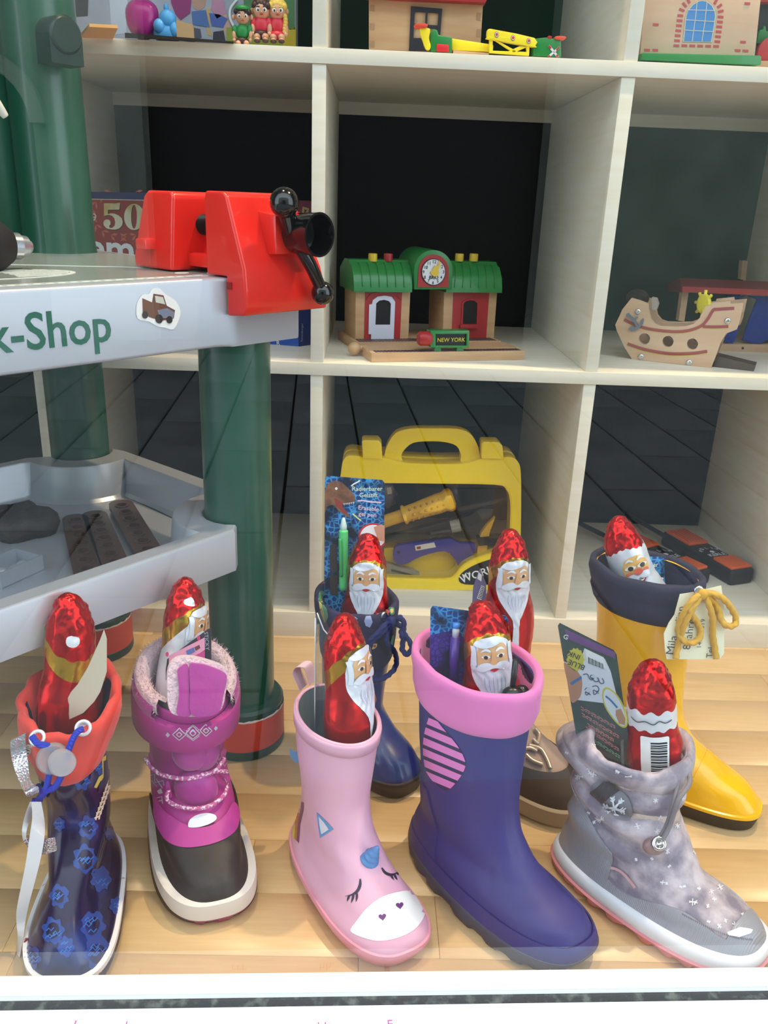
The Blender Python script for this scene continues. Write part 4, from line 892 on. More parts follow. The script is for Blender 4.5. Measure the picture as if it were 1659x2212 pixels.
# ------------------------------------------------------------------ toy railway station
wood = mat('beech_toy_wood', (206, 168, 128), .5, bump=('noise', 50, .08, .001), vary=(12, (192, 150, 110), .35, .7, (1, 1, 8)))
tgreen = mat('toy_green', (38, 128, 60), .3, coat=.2); tred = mat('toy_red', (170, 38, 40), .4); tyel = mat('toy_yellow', (228, 190, 50), .35)
B0 = Vector((.079, .015, .392)); sx = Vector((.962, .272, 0)).normalized(); sn = Vector((sx.y, -sx.x, 0))
sta = thing('toy_station', 'toy railway station with green roof and clock on a wooden track base', 'toy station', M=Matrix.Translation(B0+sx*.10-sn*.07))
K = lambda p: sc(p, 680, 480, 2.86)
Zt = .4045; f0 = atZ(*K([(250, 722)])[0], Zt)
dep = (f0-B0).dot(-sn); bk_ = (atZ(*K([(182, 690)])[0], Zt)-B0).dot(-sn)
w0, w1 = -.002, (atZ(*K([(1310, 852)])[0], .393)-B0).dot(sx)
prof = [(0, 0), (0, .0120), (dep*.16, .0120), (dep*.16, .0092), (dep*.24, .0092), (dep*.24, .0122), (dep*.66, .0122), (dep*.66, .0092), (dep*.74, .0092), (dep*.74, .0122), (dep+.075, .0122), (dep+.075, 0)]
A = [B0+sx*w0-sn*y+Vector((0, 0, z+.0002)) for y, z in prof]; Bq = [B0+sx*w1-sn*y+Vector((0, 0, z+.0002)) for y, z in prof]
mk('track_base', *loft([A, Bq]), wood, sta)
def strip_(y0, y1, m, nm, n=0):
    q = []
    if not n: q.append((w0+.006, w1-.004))
    else: q = [(w0+.006+(w1-w0-.01)*i/n, w0+.006+(w1-w0-.01)*(i+.72)/n) for i in range(n)]
    vf = join(*[poly3([[B0+sx*a-sn*y0+Vector((0, 0, .0128)), B0+sx*b_-sn*y0+Vector((0, 0, .0128)), B0+sx*b_-sn*y1+Vector((0, 0, .0128)), B0+sx*a-sn*y1+Vector((0, 0, .0128))]], .0005, (0, 0, 1)) for a, b_ in q]); return mk(nm, *vf, m, sta)
plum = mat('paving_print', (78, 58, 70), .5)
strip_(.003, dep*.14, plum, 'paving_print', 44); strip_(dep*.78, dep*1.0, plum, 'paving_print', 44)
cb = atZ(*K([(243, 822)])[0], .393); mk('track_connector', *join(ell(cb+Vector((0, 0, .009)), (.0085, .0085, .0085)), rod(cb+Vector((0, 0, .009)), cb+Vector((.02, .01, .009)), .004)), wood, sta, smooth=True)
fp = Plane(f0, sn); td_ = .062
for nm, q in (('tower', [(253,408),(592,408),(578,722),(250,722)]), ('tower', [(800,408),(1128,418),(1106,718),(790,718)])): fp.poly(nm, K(q), td_, wood, sta, 0, .0006)
fp.poly('wall_panel', K([(312,396),(540,398),(525,722),(304,722)]), .002, tred, sta, .0008); fp.poly('wall_panel', K([(858,404),(1078,412),(1057,716),(844,716)]), .002, tred, sta, .0008)
door = K([(345,720),(345,690),(329,690),(333,508),(350,505),(356,480),(386,458),(430,452),(472,460),(493,490),(484,720)])
fp.poly('door', [door, K([(371,632),(376,500),(395,483),(425,478),(455,486),(467,503),(462,632)])], .002, mat('toy_white', (214, 216, 236), .4), sta, .0028)
dk = mat('dark_opening', (18, 16, 18), .7)
fp.poly('window_opening', K([(371,632),(376,500),(395,483),(425,478),(455,486),(467,503),(462,632)]), .0006, dk, sta, .0012)
fp.poly('window_opening', K([(910,628),(915,502),(932,486),(960,481),(988,486),(1001,500),(996,628)]), .0006, dk, sta, .0012)
fp.poly('window_frame', [K([(900,640),(906,498),(928,478),(960,472),(992,478),(1010,498),(1005,640)]), K([(911,628),(916,502),(932,486),(960,481),(988,486),(1001,500),(996,628)])], .0015, tred, sta, .0022); fp.poly('window_sill', K([(890,632),(1000,632),(998,655),(890,654)]), .006, tred, sta, .0060, .0008)
fp.poly('arch_moulding', [K([(318,470),(345,440),(425,425),(500,440),(530,470),(530,478),(500,450),(425,436),(348,452),(318,482)])], .0015, tred, sta, .0020)
def roof(eL, eR, rL, rR, nm):
    rows = []
    for (eu, ru) in ((eL, rL), (eR, rR)):
        e = fp(*eu, .010); r_ = atP(*ru, fp.P-sn*(td_*.30), sn); r2 = r_-sn*(td_*.42); e2 = e-sn*(td_+.020); k = (r_-e); th = Vector((0, 0, -.006))
        rows.append([e+th, e, e+k*.30+sn*.004+Vector((0, 0, .004)), e+k*.65+sn*.003+Vector((0, 0, .005)), r_-Vector((0, 0, .004))+sn*.003, r_, r2, e2+Vector((0, 0, .02)), e2, e2+th])
    n_ = 7; R_ = [[a.lerp(c, i/n_) for a, c in zip(*rows)] for i in range(n_+1)]
    o = mk(nm, *loft(R_), tgreen, sta, angle=50)
    for i in range(1, n_): mk('roof_rib', *tube([R_[i][j]+Vector((0, 0, .0006))+sn*.0006 for j in range(1, 5)], .0004, 6, 2), tgreen, o, smooth=True)
    return o
roof(K([(243, 402)])[0], K([(602, 406)])[0], K([(212, 230)])[0], K([(575, 234)])[0], 'roof'); roof(K([(812, 406)])[0], K([(1158, 410)])[0], K([(815, 238)])[0], K([(1122, 246)])[0], 'roof')
ao = [(598,410),(598,285),(622,220),(670,182),(722,168),(778,182),(818,232),(833,300),(828,410)]
fp.poly('arch_roof', K(sm2(ao[1:-1], 1) and [ao[0]]+[(715+(-118 if 0 else 1)*0+ -118*math.cos(PI*i/16), 290-122*math.sin(PI*i/16)) for i in range(17)]+[ao[-1]]), td_+.016, tgreen, sta, .012, .0012)
fp.poly('clock_wall', K([(616,396),(622,300)]+[(714-92*math.cos(PI*i/14), 290-95*math.sin(PI*i/14)) for i in range(15)]+[(806,300),(805,396)]), .002, tred, sta, .0132)
ck = fp.poly('clock_face', K(circ(712, 302, 72, 80, 40)), .0012, mat('clock_white', (226, 226, 232), .4), sta, .0146); fp.poly('clock_rim', [K(circ(712, 302, 74, 82, 40)), K(circ(712, 302, 70, 78, 40))], .0014, mat('clock_rim', (40, 36, 60), .5), sta, .0149)
for n_, x, y in ((12, 715, 240), (2, 763, 270), (3, 772, 302), (4, 758, 335), (5, 737, 358), (6, 708, 367), (7, 680, 358), (8, 658, 335), (9, 650, 302), (10, 663, 274), (11, 683, 249)): fp.text('clock_numeral', str(n_), K([(x, y)])[0], K([(x+40, y)])[0], .0042, black, ck, .0152, .012)
fp.text('clock_lettering', 'BRIO', K([(712, 336)])[0], K([(760, 336)])[0], .0044, black, ck, .0152, .02)
fp.poly('clock_hand', K([(690,300),(702,292),(715,262),(735,265),(742,228),(750,250),(738,290),(742,305),(730,328),(710,328),(698,318)]), .0012, tyel, ck, .0172)
for x, m_ in ((358, tyel), (453, tred), (892, tyel), (981, tyel)):
    p_ = atP(*K([(x, 232)])[0], fp.P-sn*(td_*.34), sn); mk('roof_button', *lathe([(.0062, -.002), (.0062, .0075), (.0056, .0084)], 20, Matrix.Translation(p_)), m_, sta, angle=40)
sp_ = Plane(atZ(*K([(740, 800)])[0], .404), sn)
sg = thing('toy_sign', 'green toy station sign reading NEW YORK, on the track base', 'sign', atZ(*K([(830, 800)])[0], .4042))
sp_.poly('sign_frame', [K([(712,668),(952,668),(950,775),(712,772)]), K([(744,690),(936,690),(936,762),(744,762)])], .016, tgreen, sg, .002, .0008); sp_.poly('sign_panel', K([(740,688),(938,688),(938,766),(740,766)]), .002, black, sg, -.002)
sp_.text('sign_lettering', 'NEW YORK', K([(845, 729)])[0], K([(922, 728)])[0], .0052, mat('sign_yellow', (214, 196, 60), .5), sg, -.0014, .01, 'CENTER', .92)
for x in (760, 898): sp_.poly('sign_foot', K([(x-18,772),(x+18,772),(x+22,803),(x-22,803)]), .012, tgreen, sg, .0)
kp = sp_(*K([(716, 718)])[0], -.004); mk('sign_knob', *lathe([(.0085, 0), (.0095, .003), (.0095, .014), (.0075, .017)], 16, axisM(kp, -sx)), tred, sg, angle=40)

# ------------------------------------------------------------------ wooden ship and shed
shn = Vector((-.455, -.89, 0)).normalized(); shp_ = Plane((.441, .106, .392), shn); K = lambda p: sc(p, 1240, 540, 3.96)
ship = thing('wooden_ship', 'flat sided wooden toy ship with red stripes and three portholes', 'toy ship', (.49, .10, .392))
lw = mat('pale_ply_wood', (214, 180, 150), .5, bump=('noise', 60, .08, .001), vary=(9, (200, 164, 134), .35, .7, (1, 1, 6)))
hull = [(490,412),(560,432),(630,460),(638,520),(655,590),(690,632),(740,650),(860,656),(960,652),(1025,630),(1075,580),(1110,510),(1130,476),(1178,470),(1180,450),(1335,435),(1342,460),(1450,452),(1415,620),(1392,680),(1300,715),(1250,800),(1215,900),(1172,1012),(840,972),(495,935),(430,830),(365,690),(352,640),(390,560),(412,510)]
hol_ = [K(circ(x, y, 48, n=20)) for x, y in ((602, 760), (803, 783), (1012, 805))]
shp_.poly('hull_side', [K(hull)]+hol_, .008, lw, ship, 0); shp_.poly('hull_side', [K([(x, y) for x, y in hull])]+hol_, .008, lw, ship, -.055)
shp_.poly('deck', K([(660,660),(1060,660),(1060,690),(660,690)]), .05, lw, ship, -.008); shp_.poly('hold', K([(500,860),(1180,930),(1170,1005),(500,930)]), .05, mat('grey_ply', (150, 134, 120), .6), ship, -.008)
shp_.poly('stern_board', K([(1180,470),(1440,452),(1420,560),(1190,560)]), .045, lw, ship, -.008); shp_.poly('bow_board', K([(652,412),(690,420),(706,470),(690,520),(655,520)]), .012, mat('grey_bow', (170, 160, 150), .6), ship, -.012)
srd = mat('ship_red_print', (158, 76, 74), .5); syl = mat('ship_yellow_print', (206, 196, 90), .5)
S1 = [(430,595),(520,640),(640,675),(800,696),(930,697),(1030,675),(1100,640),(1150,580),(1190,515),(1230,507),(1370,498)]; S2 = [(1100,655),(1200,658),(1320,654)]; S3 = [(458,802),(600,850),(780,882),(900,888),(1030,882),(1140,866)]
for s_, dy in ((S1, 16), (S2, 17), (S3, 18)):
    shp_.poly('yellow_stripe', K(stroke([(x+2, y+dy) for x, y in s_[(0 if s_ is not S1 else 0):(7 if s_ is S1 else 99)]], 6)), .0002, syl, ship, .0003); shp_.poly('red_stripe', K(stroke(s_, 26)), .0003, srd, ship, .0006)
anc = mat('anchor_grey', (112, 122, 136), .4); anp = [stroke([(470,560),(505,590),(530,625),(545,655)], 22), stroke([(488,605),(545,572)], 16), sm2([(470,672),(490,688),(540,680),(580,645),(598,600),(592,585),(575,600),(560,635),(530,655),(490,655)]), circ(466, 556, 17, n=14)]
for i, q in enumerate(anp): shp_.poly('anchor', K(q), .0025, anc, ship, .0026+.0004*i)
for x, y in ((1312, 605), (570, 912), (982, 963), (544, 527)): mk('screw', *lathe([(.004, 0), (.0038, .0012), (.0015, .0016)], 14, axisM(shp_(*K([(x, y)])[0], .0), shn)), chrome, ship, smooth=True)
wh = shp_(*K([(1110, 460)])[0], -.03); mk('ship_wheel', *join(lathe([(.010, -.002), (.013, -.002), (.013, .002), (.010, .002)], 20, axisM(wh, sx)), *[rod(wh-(Vector((0, 0, 1))*math.cos(a)+sn*math.sin(a))*.018, wh+(Vector((0, 0, 1))*math.cos(a)+sn*math.sin(a))*.018, .0022, 8) for a in (0, PI/4, PI/2, 3*PI/4)]), mat('bright_yellow', (236, 222, 60), .4), ship, smooth=True)
wt = shp_(*K([(545, 410)])[0], -.03); mk('crow_ball', *ell(wt, (.016, .014, .012)), mat('dark_fuzzy_brown', (44, 34, 30), .9, bump=('noise', 90, 1, .006)), ship, smooth=True)
ra = [shp_(*K([q])[0], -.012) for q in ((1215, 905), (1190, 1000), (1535, 1042), (1552, 988))]
tag(mk('toy_ramp', *join(poly3([ra], .03, shn)), mat('grey_brown_wood', (92, 80, 74), .6)), 'dark grey wooden ramp lying behind the ship stern', 'ramp')
K = lambda p: sc(p, 1380, 560, 5.946)
shed = thing('toy_stall', 'wooden toy stall with red roof and blue curtains behind the ship', 'toy stall', (.65, .25, .392))
s1 = Plane((.6, .20, .5), (.02, -1, .0)); s2 = Plane((.6, .25, .5), (.02, -1, .0)); s3 = Plane((.6, .215, .5), (.02, -1, 0))
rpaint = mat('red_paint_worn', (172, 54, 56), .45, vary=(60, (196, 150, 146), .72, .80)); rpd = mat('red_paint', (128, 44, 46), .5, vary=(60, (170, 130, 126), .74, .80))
fr_ = [s1(*q) for q in K([(562,350),(1990,405),(1990,478),(562,425)])]; bkq = [s2(*q) for q in K([(520,240),(1990,300)])]
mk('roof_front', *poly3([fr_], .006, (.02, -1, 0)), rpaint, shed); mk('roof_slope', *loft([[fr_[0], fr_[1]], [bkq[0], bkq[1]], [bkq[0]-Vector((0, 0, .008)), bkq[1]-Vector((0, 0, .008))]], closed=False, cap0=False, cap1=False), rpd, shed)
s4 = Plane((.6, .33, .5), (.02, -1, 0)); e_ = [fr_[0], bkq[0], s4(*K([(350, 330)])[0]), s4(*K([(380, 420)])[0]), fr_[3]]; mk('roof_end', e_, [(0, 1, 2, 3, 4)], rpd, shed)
for q, pl_ in (([(560,425),(640,425),(585,800),(510,790)], s3), ([(1330,20),(1400,20),(1370,270),(1310,260)], s4)): pl_.poly('post', K(q), .012, lw, shed)
s3.poly('base_board', K([(1000,1080),(1990,1090),(1990,1215),(1000,1190)]), .10, lw, shed, .008)
cur = mat('blue_felt', (44, 62, 150), .95, bump=('noise', 200, .6, .002))
s3.poly('curtain', K([(1380,470),(1990,490),(1990,1060),(1640,1040),(1560,1085),(1440,1075),(1330,1040),(1400,820),(1520,520)]), .004, cur, shed, .001); s3.poly('curtain', K([(1120,800),(1300,800),(1240,1010),(1200,1080),(1090,1060),(1140,920)]), .004, cur, shed, .002); s3.poly('curtain', K([(1120,470),(1380,470),(1240,510),(1120,530)]), .004, cur, shed, .0015)
mk('peg_hole', *poly3([[s3(*q, .0085) for q in K(circ(1335, 1143, 15))]], .0004, (0, -1, 0)), dk, shed)

# ------------------------------------------------------------------ yellow toolbox
K = lambda p: sc(p, 660, 900, 3.19)
tp_ = Plane((.18, .09, .15), (.0, -1, .05)); case = thing('toy_toolbox', 'yellow plastic toolbox with clear window and tools inside, on the bottom shelf', 'toolbox', (.18, .13, .038))
ybx = mat('yellow_plastic', (250, 216, 40), .3, coat=.2)
outl = sm2([(238,470),(246,380),(262,300),(310,268),(430,285),(540,285),(700,320),(1080,325),(1230,285),(1330,285),(1420,280),(1470,320),(1484,400),(1486,600),(1480,900),(1462,1120),(1435,1185),(1380,1196),(900,1196),(420,1194),(280,1180),(246,1130),(238,900)], 3)
win_ = sm2([(430,458),(880,460),(1310,468),(1390,500),(1420,580),(1420,740),(1410,880),(1350,930),(1200,975),(1090,1030),(1030,1100),(960,1128),(700,1125),(480,1112),(420,1080),(405,960),(400,560),(408,480)], 3)
o = tp_.poly('case_front', [K(outl), K(win_)], .030, ybx, case, 0, .004); tp_.poly('case_back', [K([(x, y-6) for x, y in outl]), K(sm2([(420,440),(1330,450),(1425,520),(1430,860),(1250,950),(1000,930),(560,960),(430,940)], 3))], .032, ybx, case, -.034, .003); tp_.poly('case_floor', [K(win_), K([(x*.985+13, y*.985+11) for x, y in win_])], .03, ybx, case, -.002)
hnd = [(555,330),(548,270),(570,200),(625,125),(730,96),(880,94),(1050,97),(1140,130),(1190,205),(1210,290),(1200,335),(1080,330),(1078,280),(1045,215),(960,188),(850,183),(745,194),(685,240),(662,285),(665,325)]
tp_.poly('handle', K(sm2(hnd, 3)), .022, ybx, case, -.012, .0045)
for q in ([(388,168),(400,158),(500,160),(524,185),(530,290),(395,285)], [(1214,180),(1225,170),(1330,172),(1355,195),(1365,290),(1210,285)]): tp_.poly('latch', K(q), .034, ybx, case, .0035, .003)
mk('window_pane', *poly3([[tp_(*q, -.006) for q in K(win_)]], .0008, tp_.n), clear_mat('clear_window', (.93, .92, .88), k=1.1), case)
tp_.poly('brand_patch', K(sm2([(1055,1120),(1085,1070),(1180,1015),(1300,975),(1420,940),(1440,1000),(1420,1140),(1300,1155),(1100,1155)], 3)), .0006, mat('patch_black', (26, 22, 24), .4), case, .0006)
tp_.text('lettering', 'WORKS', K([(1200, 1080)])[0], K([(1280, 1052)])[0], .0120, whitep, case, .0012, .02, 'CENTER', .8); tp_.text('lettering', 'MY', K([(1108, 1090)])[0], K([(1160, 1072)])[0], .0065, whitep, case, .0012, .02)
ip = Plane(tp_.P-tp_.n*.020, tp_.n)
def tool(nm, label, cat, pts2, m, thick=.012, off=0): 
    t = thing(nm, label, cat, ip(*K([pts2[0]])[0])); ip.poly('tool_body', K(pts2), thick, m, t, off, .002); return t
a, c = ip(*K([(520, 730)])[0]), ip(*K([(1015, 565)])[0]); ax = (c-a).normalized(); L_ = (c-a).length
t = thing('toy_hammer', 'yellow knobbly hammer handle inside the toolbox window', 'toy tool', a); yt_ = mat('orange_yellow_plastic', (240, 188, 48), .35)
mk('handle', *lathe([(.0095, 0), (.0098, L_*.30), (.0145, L_*.31), (.0150, L_*.335), (.0125, L_*.36), (.0130, L_*.5), (.0155, L_*.8), (.0150, L_*.88), (.0178, L_*.93), (.0172, L_*.99), (.009, L_*1.02)], 24, axisM(a, ax)), yt_, t, angle=45)
side = tp_.n.cross(ax).normalized(); vt = []
for i in range(6):
    for j in (-1, 0, 1): vt.append(ell(a+ax*(L_*(.42+.08*i+(.04 if j == 0 else 0)))+tp_.n*(.0135 if j == 0 else .0105)+side*(j*.0085), (.0024, .0024, .0024), 8, 6))
mk('grip_dimple', *join(*vt), mat('dimple_amber', (206, 150, 30), .4), t, smooth=True)['kind'] = 'stuff'
bt = mat('charcoal_tool_plastic', (44, 44, 44), .4)
t = tool('toy_drill', 'charcoal toy drill lying inside the toolbox window', 'toy tool', [(500,850),(840,760),(1000,720),(1120,690),(1200,640),(1300,640),(1280,700),(1150,750),(1060,790),(860,830),(700,850),(540,880)], bt, .014, -.003)
mk('drill_collar', *rod(ip(*K([(1000, 760)])[0], .004), ip(*K([(1065, 745)])[0], .004), .0095), mat('clear_grey', (150, 150, 146), .25), t, angle=40); mk('drill_bit', *rod(ip(*K([(1050, 640)])[0]), ip(*K([(1390, 570)])[0]), .0035), bt, t, smooth=True); mk('drill_auger', *lathe([(.0045+.0015*(i % 2), .004*i) for i in range(10)], 12, axisM(ip(*K([(850, 815)])[0], .004), ip(*K([(1000, 790)])[0])-ip(*K([(850, 815)])[0]))), bt, t, angle=40)
t = tool('toy_saw', 'blue saw handle with small white label inside the toolbox', 'toy tool', sm2([(605,930),(625,895),(680,880),(900,850),(1000,840),(1060,870),(1170,880),(1150,960),(1080,1000),(1060,1050),(1030,985),(960,925),(800,960),(690,1015),(625,1010),(605,975)], 3), mat('tool_blue', (54, 52, 170), .35), .012, .002)
ip.poly('tool_label', K([(752,885),(885,862),(898,895),(760,920)]), .0004, whitep, t, .0028); ip.poly('label_print', K([(765,893),(792,888),(795,905),(768,910)]), .0003, tred, t, .0032); ip.poly('hole_print', K(circ(641, 930, 10)), .0004, black, t, .0028)
t = tool('toy_pliers', 'grey plastic pliers at the bottom of the toolbox window', 'toy tool', sm2([(540,1010),(640,1035),(740,1060),(795,1095),(785,1120),(700,1118),(600,1105),(540,1095)], 3), mat('tool_grey', (146, 144, 140), .4), .012, .002); ip.poly('jaw_slot', K([(590,1045),(780,1095),(775,1105),(590,1062)]), .0004, black, t, .0026)
t = tool('toy_wrench', 'yellow wrench with black ridged grip inside the toolbox', 'toy tool', [(1255,740),(1310,690),(1270,800),(1245,950),(1180,940),(1190,860),(1210,800)], MATS['orange_yellow_plastic'], .012, .001); ip.poly('ridged_grip', K([(1180,830),(1300,820),(1380,815),(1380,870),(1190,885)]), .014, black, t, .004, .002)
t = tool('toy_clamp', 'dark clamp in the upper left of the toolbox window', 'toy tool', [(540,480),(600,475),(640,540),(590,560),(630,600),(560,640),(520,600)], black, .012); ip.poly('clamp_label', K([(560,490),(590,485),(595,530),(565,535)]), .0004, mat('label_grey', (160, 150, 130), .5), t, .0006)

# ------------------------------------------------------------------ walkie talkies, bottom right cell
orange = mat('orange_plastic', (222, 96, 40), .4); wblk = mat('walkie_black', (34, 32, 34), .5)
def walkie(label, pc, pa, scl=1):
    z = .038; c, a = atZ(*pc, z), atZ(*pa, z); d = (a-c).normalized(); rz = math.atan2(d.y, d.x)
    t = thing('walkie_talkie', label, 'walkie talkie', c, rz, 'orange and black walkie talkies'); w = .046
    def bx_(nm, x0, x1, y0, y1, z0, z1, m, r=.004): v, f = box(((x0+x1)/2, (y0+y1)/2, (z0+z1)/2), (x1-x0, y1-y0, z1-z0)); o = mk(nm, v, f, m, t, 'l'); bevel_obj(o, r, 3); return o
    bx_('body', -.01, .165, -w/2, w/2, 0, .026, wblk, .007); bx_('bottom_cover', -.004, .040, -w/2+.003, w/2-.003, .024, .030, orange, .0028); bx_('speaker_cover', .096, .158, -w/2+.003, w/2-.003, .024, .030, orange, .0028)
    for i in range(6): bx_('speaker_slot', .106, .150, -.015+.006*i-.0006, -.015+.006*i+.0006, .0296, .0303, mat('slot_dark_orange', (150, 58, 24), .5), .0001)
    bx_('side_key', .10, .125, w/2, w/2+.006, .006, .018, wblk, .002); mk('antenna', *tube([(.16, .012, .014), (.20, .012, .014), (.30, .012, .014)], lambda s: .0055 if s < .15 else .0042, 12, 4), wblk, t, 'l', smooth=True); mk('antenna_tip', *ell((.302, .012, .014), (.008, .0065, .0065)), wblk, t, 'l', smooth=True); mk('volume_knob', *lathe([(.006, 0), (.006, .014)], 14, Matrix.Translation((.163, -.012, .014)) @ Matrix.Rotation(PI/2, 4, 'Y')), wblk, t, 'l', angle=40)
    X, Y_ = t.matrix_world.to_3x3() @ Vector((0, -1, 0)), None
    M3 = WM[t.name]; ax_ = (M3.to_3x3() @ Vector((0, 1, 0))); ay_ = (M3.to_3x3() @ Vector((1, 0, 0)))
    wl = mat('walkie_white', (216, 226, 230), .5)
    place_text('lettering', 'KERLE', M3 @ Vector((.052, 0, .0265)), -ax_, ay_, .0095, wl, t, .02, 'CENTER', .9)
    for i, ch_ in enumerate('WILDE'): a_ = math.radians(150-30*i); place_text('lettering', ch_, M3 @ Vector((.062+.017*math.sin(a_)*1.0, -.020*math.cos(a_)*-1, .0265)), (-ax_*math.sin(a_)+ay_*math.cos(a_)*-1 if 0 else -ax_), ay_, .0068, wl, t, .02)
    mk('emblem_print', *poly3([[(.064+.0045*math.cos(a_), .0045*math.sin(a_), .0266) for a_ in [2*PI*i/5+PI/10 for i in range(5)]]], .0003, (0, 0, 1)), wl, t, 'l')
walkie('orange and black walkie talkie lying behind, right one of the pair', (1592, 1258), (1455, 1178))
walkie('orange and black walkie talkie partly hidden by the yellow boot cuff', (1500, 1262), (1330, 1178))

# ------------------------------------------------------------------ top shelf toys
zA = .7436
hp = Plane((.13, .06, .8), (-.02, -1, 0)); house = thing('toy_house', 'wooden toy house with black window frame and red roof edge, top middle', 'toy house', (.12, .11, zA))
K = lambda p: sc(p, 780, 0, 3.607)
hp.poly('house_wall', K([(60,-260),(965,-210),(928,410),(60,390)]), .09, wood, house, 0, .0008)
for y in (60, 205, 340): hp.poly('finger_joint', K([(70,y-22),(106,y-20),(104,y+30),(66,y+28)]), .0004, mat('joint_shade_wood', (172, 134, 104), .6), house, .0004)
for y in (128, 255): hp.poly('finger_joint', K([(902,y-28),(936,y-28),(930,y+34),(896,y+30)]), .0004, MATS['joint_shade_wood'], house, .0004)
hp.poly('window_frame', [K([(388,52),(632,72),(605,400),(372,396)]), K([(418,92),(502,98),(498,192),(414,188)]), K([(518,98),(602,104),(596,202),(514,196)]), K([(412,212),(495,220),(490,300),(408,300)]), K([(512,222),(594,230),(588,320),(508,312)])], .004, mat('frame_black', (34, 36, 46), .5), house, .003)
hp.poly('roof_edge', K([(20,-40),(980,0),(960,40),(300,10),(20,-10)]), .02, tred, house, .014)
gp_ = Plane((.2, .016, .76), (.03, -1, 0)); gate = thing('toy_crossing_gate', 'green and yellow toy level crossing with striped warning barrier', 'toy barrier', (.2, .03, zA))
def gpoly(nm, q, th, m, off=0, bev=.0015): return gp_.poly(nm, K(q), th, m, gate, off, bev)
gpoly('gate_post', [(540,250),(565,222),(595,235),(605,272),(712,292),(705,410),(545,402)], .016, tgreen); gpoly('red_button', [(588,342),(684,350),(684,408),(586,404)], .012, mat('button_red', (206, 36, 44), .35), .002)
tby = mat('barrier_yellow', (244, 222, 40), .35)
gpoly('counterweight', sm2([(455,225),(535,228),(525,300),(540,350),(535,388),(505,385),(480,320)], 2), .008, tby, .004); gpoly('signal_cap', sm2([(412,200),(440,190),(500,190),(516,208),(495,225),(430,222)], 2), .010, mat('signal_orange', (222, 72, 44), .4), .006)
gpoly('rear_barrier', [(712,290),(1040,340),(1035,400),(712,385)], .005, tby, -.006); gpoly('barrier_arm', sm2([(980,245),(995,230),(1050,238),(1345,300),(1352,360),(1335,368),(1000,308),(980,295)], 2), .008, tby, .004)
gpoly('barrier_lattice', [(1000,300),(1026,306),(1022,395),(1290,405),(1285,360),(1312,362),(1308,436),(998,412)], .005, tby, .001, .0005)
for q in ([(1040,315),(1075,325),(1230,410),(1190,415)], [(1235,360),(1290,368),(1170,420),(1120,412)]): gpoly('lattice_strut', q, .004, tby, .0015, .0004)
for x, y in ((1051, 275), (1178, 300), (1301, 324)): gpoly('warning_ring', circ(x, y, 16, 23), .0004, mat('ring_grey', (96, 84, 90), .5), .0045, 0); gpoly('warning_disc', circ(x, y, 13, 19), .0004, whitep, .0049, 0); gpoly('warning_dot', circ(x, y, 9, 13), .0004, mat('warn_red', (206, 60, 50), .5), .0053, 0)
gpoly('gate_post', [(1350,300),(1440,290),(1560,310),(1562,445),(1340,436)], .016, tgreen); gpoly('signal_cap', sm2([(1508,290),(1530,282),(1590,286),(1590,304),(1560,312),(1515,308)], 2), .010, MATS['signal_orange'], .002); gpoly('signal_knob', circ(1470, 290, 18, 12), .01, tred, .0)
for q in ([(1452,360),(1468,352),(1540,440),(1524,448)], [(1540,362),(1545,378),(1466,448),(1450,440)]): gpoly('cross_sign', q, .0006, mat('cross_grey', (206, 206, 220), .5), .0012, 0)
for q in ([(1453,360),(1467,355),(1482,376),(1470,384)], [(1538,364),(1543,378),(1524,396),(1514,388)], [(1452,440),(1462,430),(1474,440),(1464,448)], [(1516,432),(1528,424),(1536,438),(1524,447)]): gpoly('cross_tip', q, .0006, tred, .0018, 0)
gpoly('wood_track', [(720,385),(1000,408),(1000,420),(720,410)], .05, wood, -.004, 0)
K = lambda p: sc(p, 1360, 0, 5.548)
cp = Plane((.42, .02, .8), (.01, -1, 0)); cas = thing('toy_castle_block', 'wooden castle wall block with printed arch window and green base, top right', 'toy block', (.43, .05, zA))
cp.poly('castle_wall', K([(195,-300),(1600,-260),(1500,700),(125,690)]), .05, lw, cas, 0, .001); cp.poly('green_base', K([(108,660),(120,652),(1505,685),(1525,700),(1520,790),(1505,802),(108,735)]), .075, tgreen, cas, .012, .003)
cr = mat('castle_red_print', (186, 70, 74), .5)
wf = [(632,508),(650,330),(664,190),(690,120),(750,50),(830,5),(870,-2),(930,10),(995,60),(1030,125),(1040,190),(1015,360),(985,515)]
cp.poly('window_outline', K(wf), .0003, mat('outline_tan', (160, 140, 120), .5), cas, .0003); cp.poly('window_border', K([(830+(x-830)*.97, 260+(y-260)*.975) for x, y in wf]), .0003, mat('border_cream', (220, 206, 186), .5), cas, .0006); cp.poly('window_print', K([(830+(x-830)*.91, 258+(y-258)*.945) for x, y in wf]), .0003, mat('castle_blue_print', (66, 132, 196), .45), cas, .0009)
for q in ([(805,10),(790,180),(745,500)], [(925,12),(900,250),(862,505)], [(664,240),(1022,262)], [(652,362),(1005,382)], [(700,120),(1020,130)]): cp.poly('glazing_bar', K(stroke(q, 7, 0)), .0003, MATS['border_cream'], cas, .0012)
bk2 = [(657,58,50),(704,10,62),(1030,20,-60),(1077,72,-35),(625,120,22),(1092,136,-15)]
bk2 += [(607-8*i, 188+60*i, 4) for i in range(7)]+[(1090-8*i, 204+59*i, 4) for i in range(6)]+[(655+95*i, 548+2*i, 2) for i in range(5)]+[(313,296,2),(209,601,2),(306,603,2),(1410,43,3),(1359,505,3),(1294,606,3),(1388,610,3)]
for x, y, a in bk2:
    c_, s_ = math.cos(math.radians(a)), math.sin(math.radians(a)); cp.poly('brick', K([(x+dx*c_-dy*s_, y+dx*s_+dy*c_) for dx, dy in ((-33,-15),(33,-15),(33,15),(-33,15))]), .0004, cr, cas, .0006)
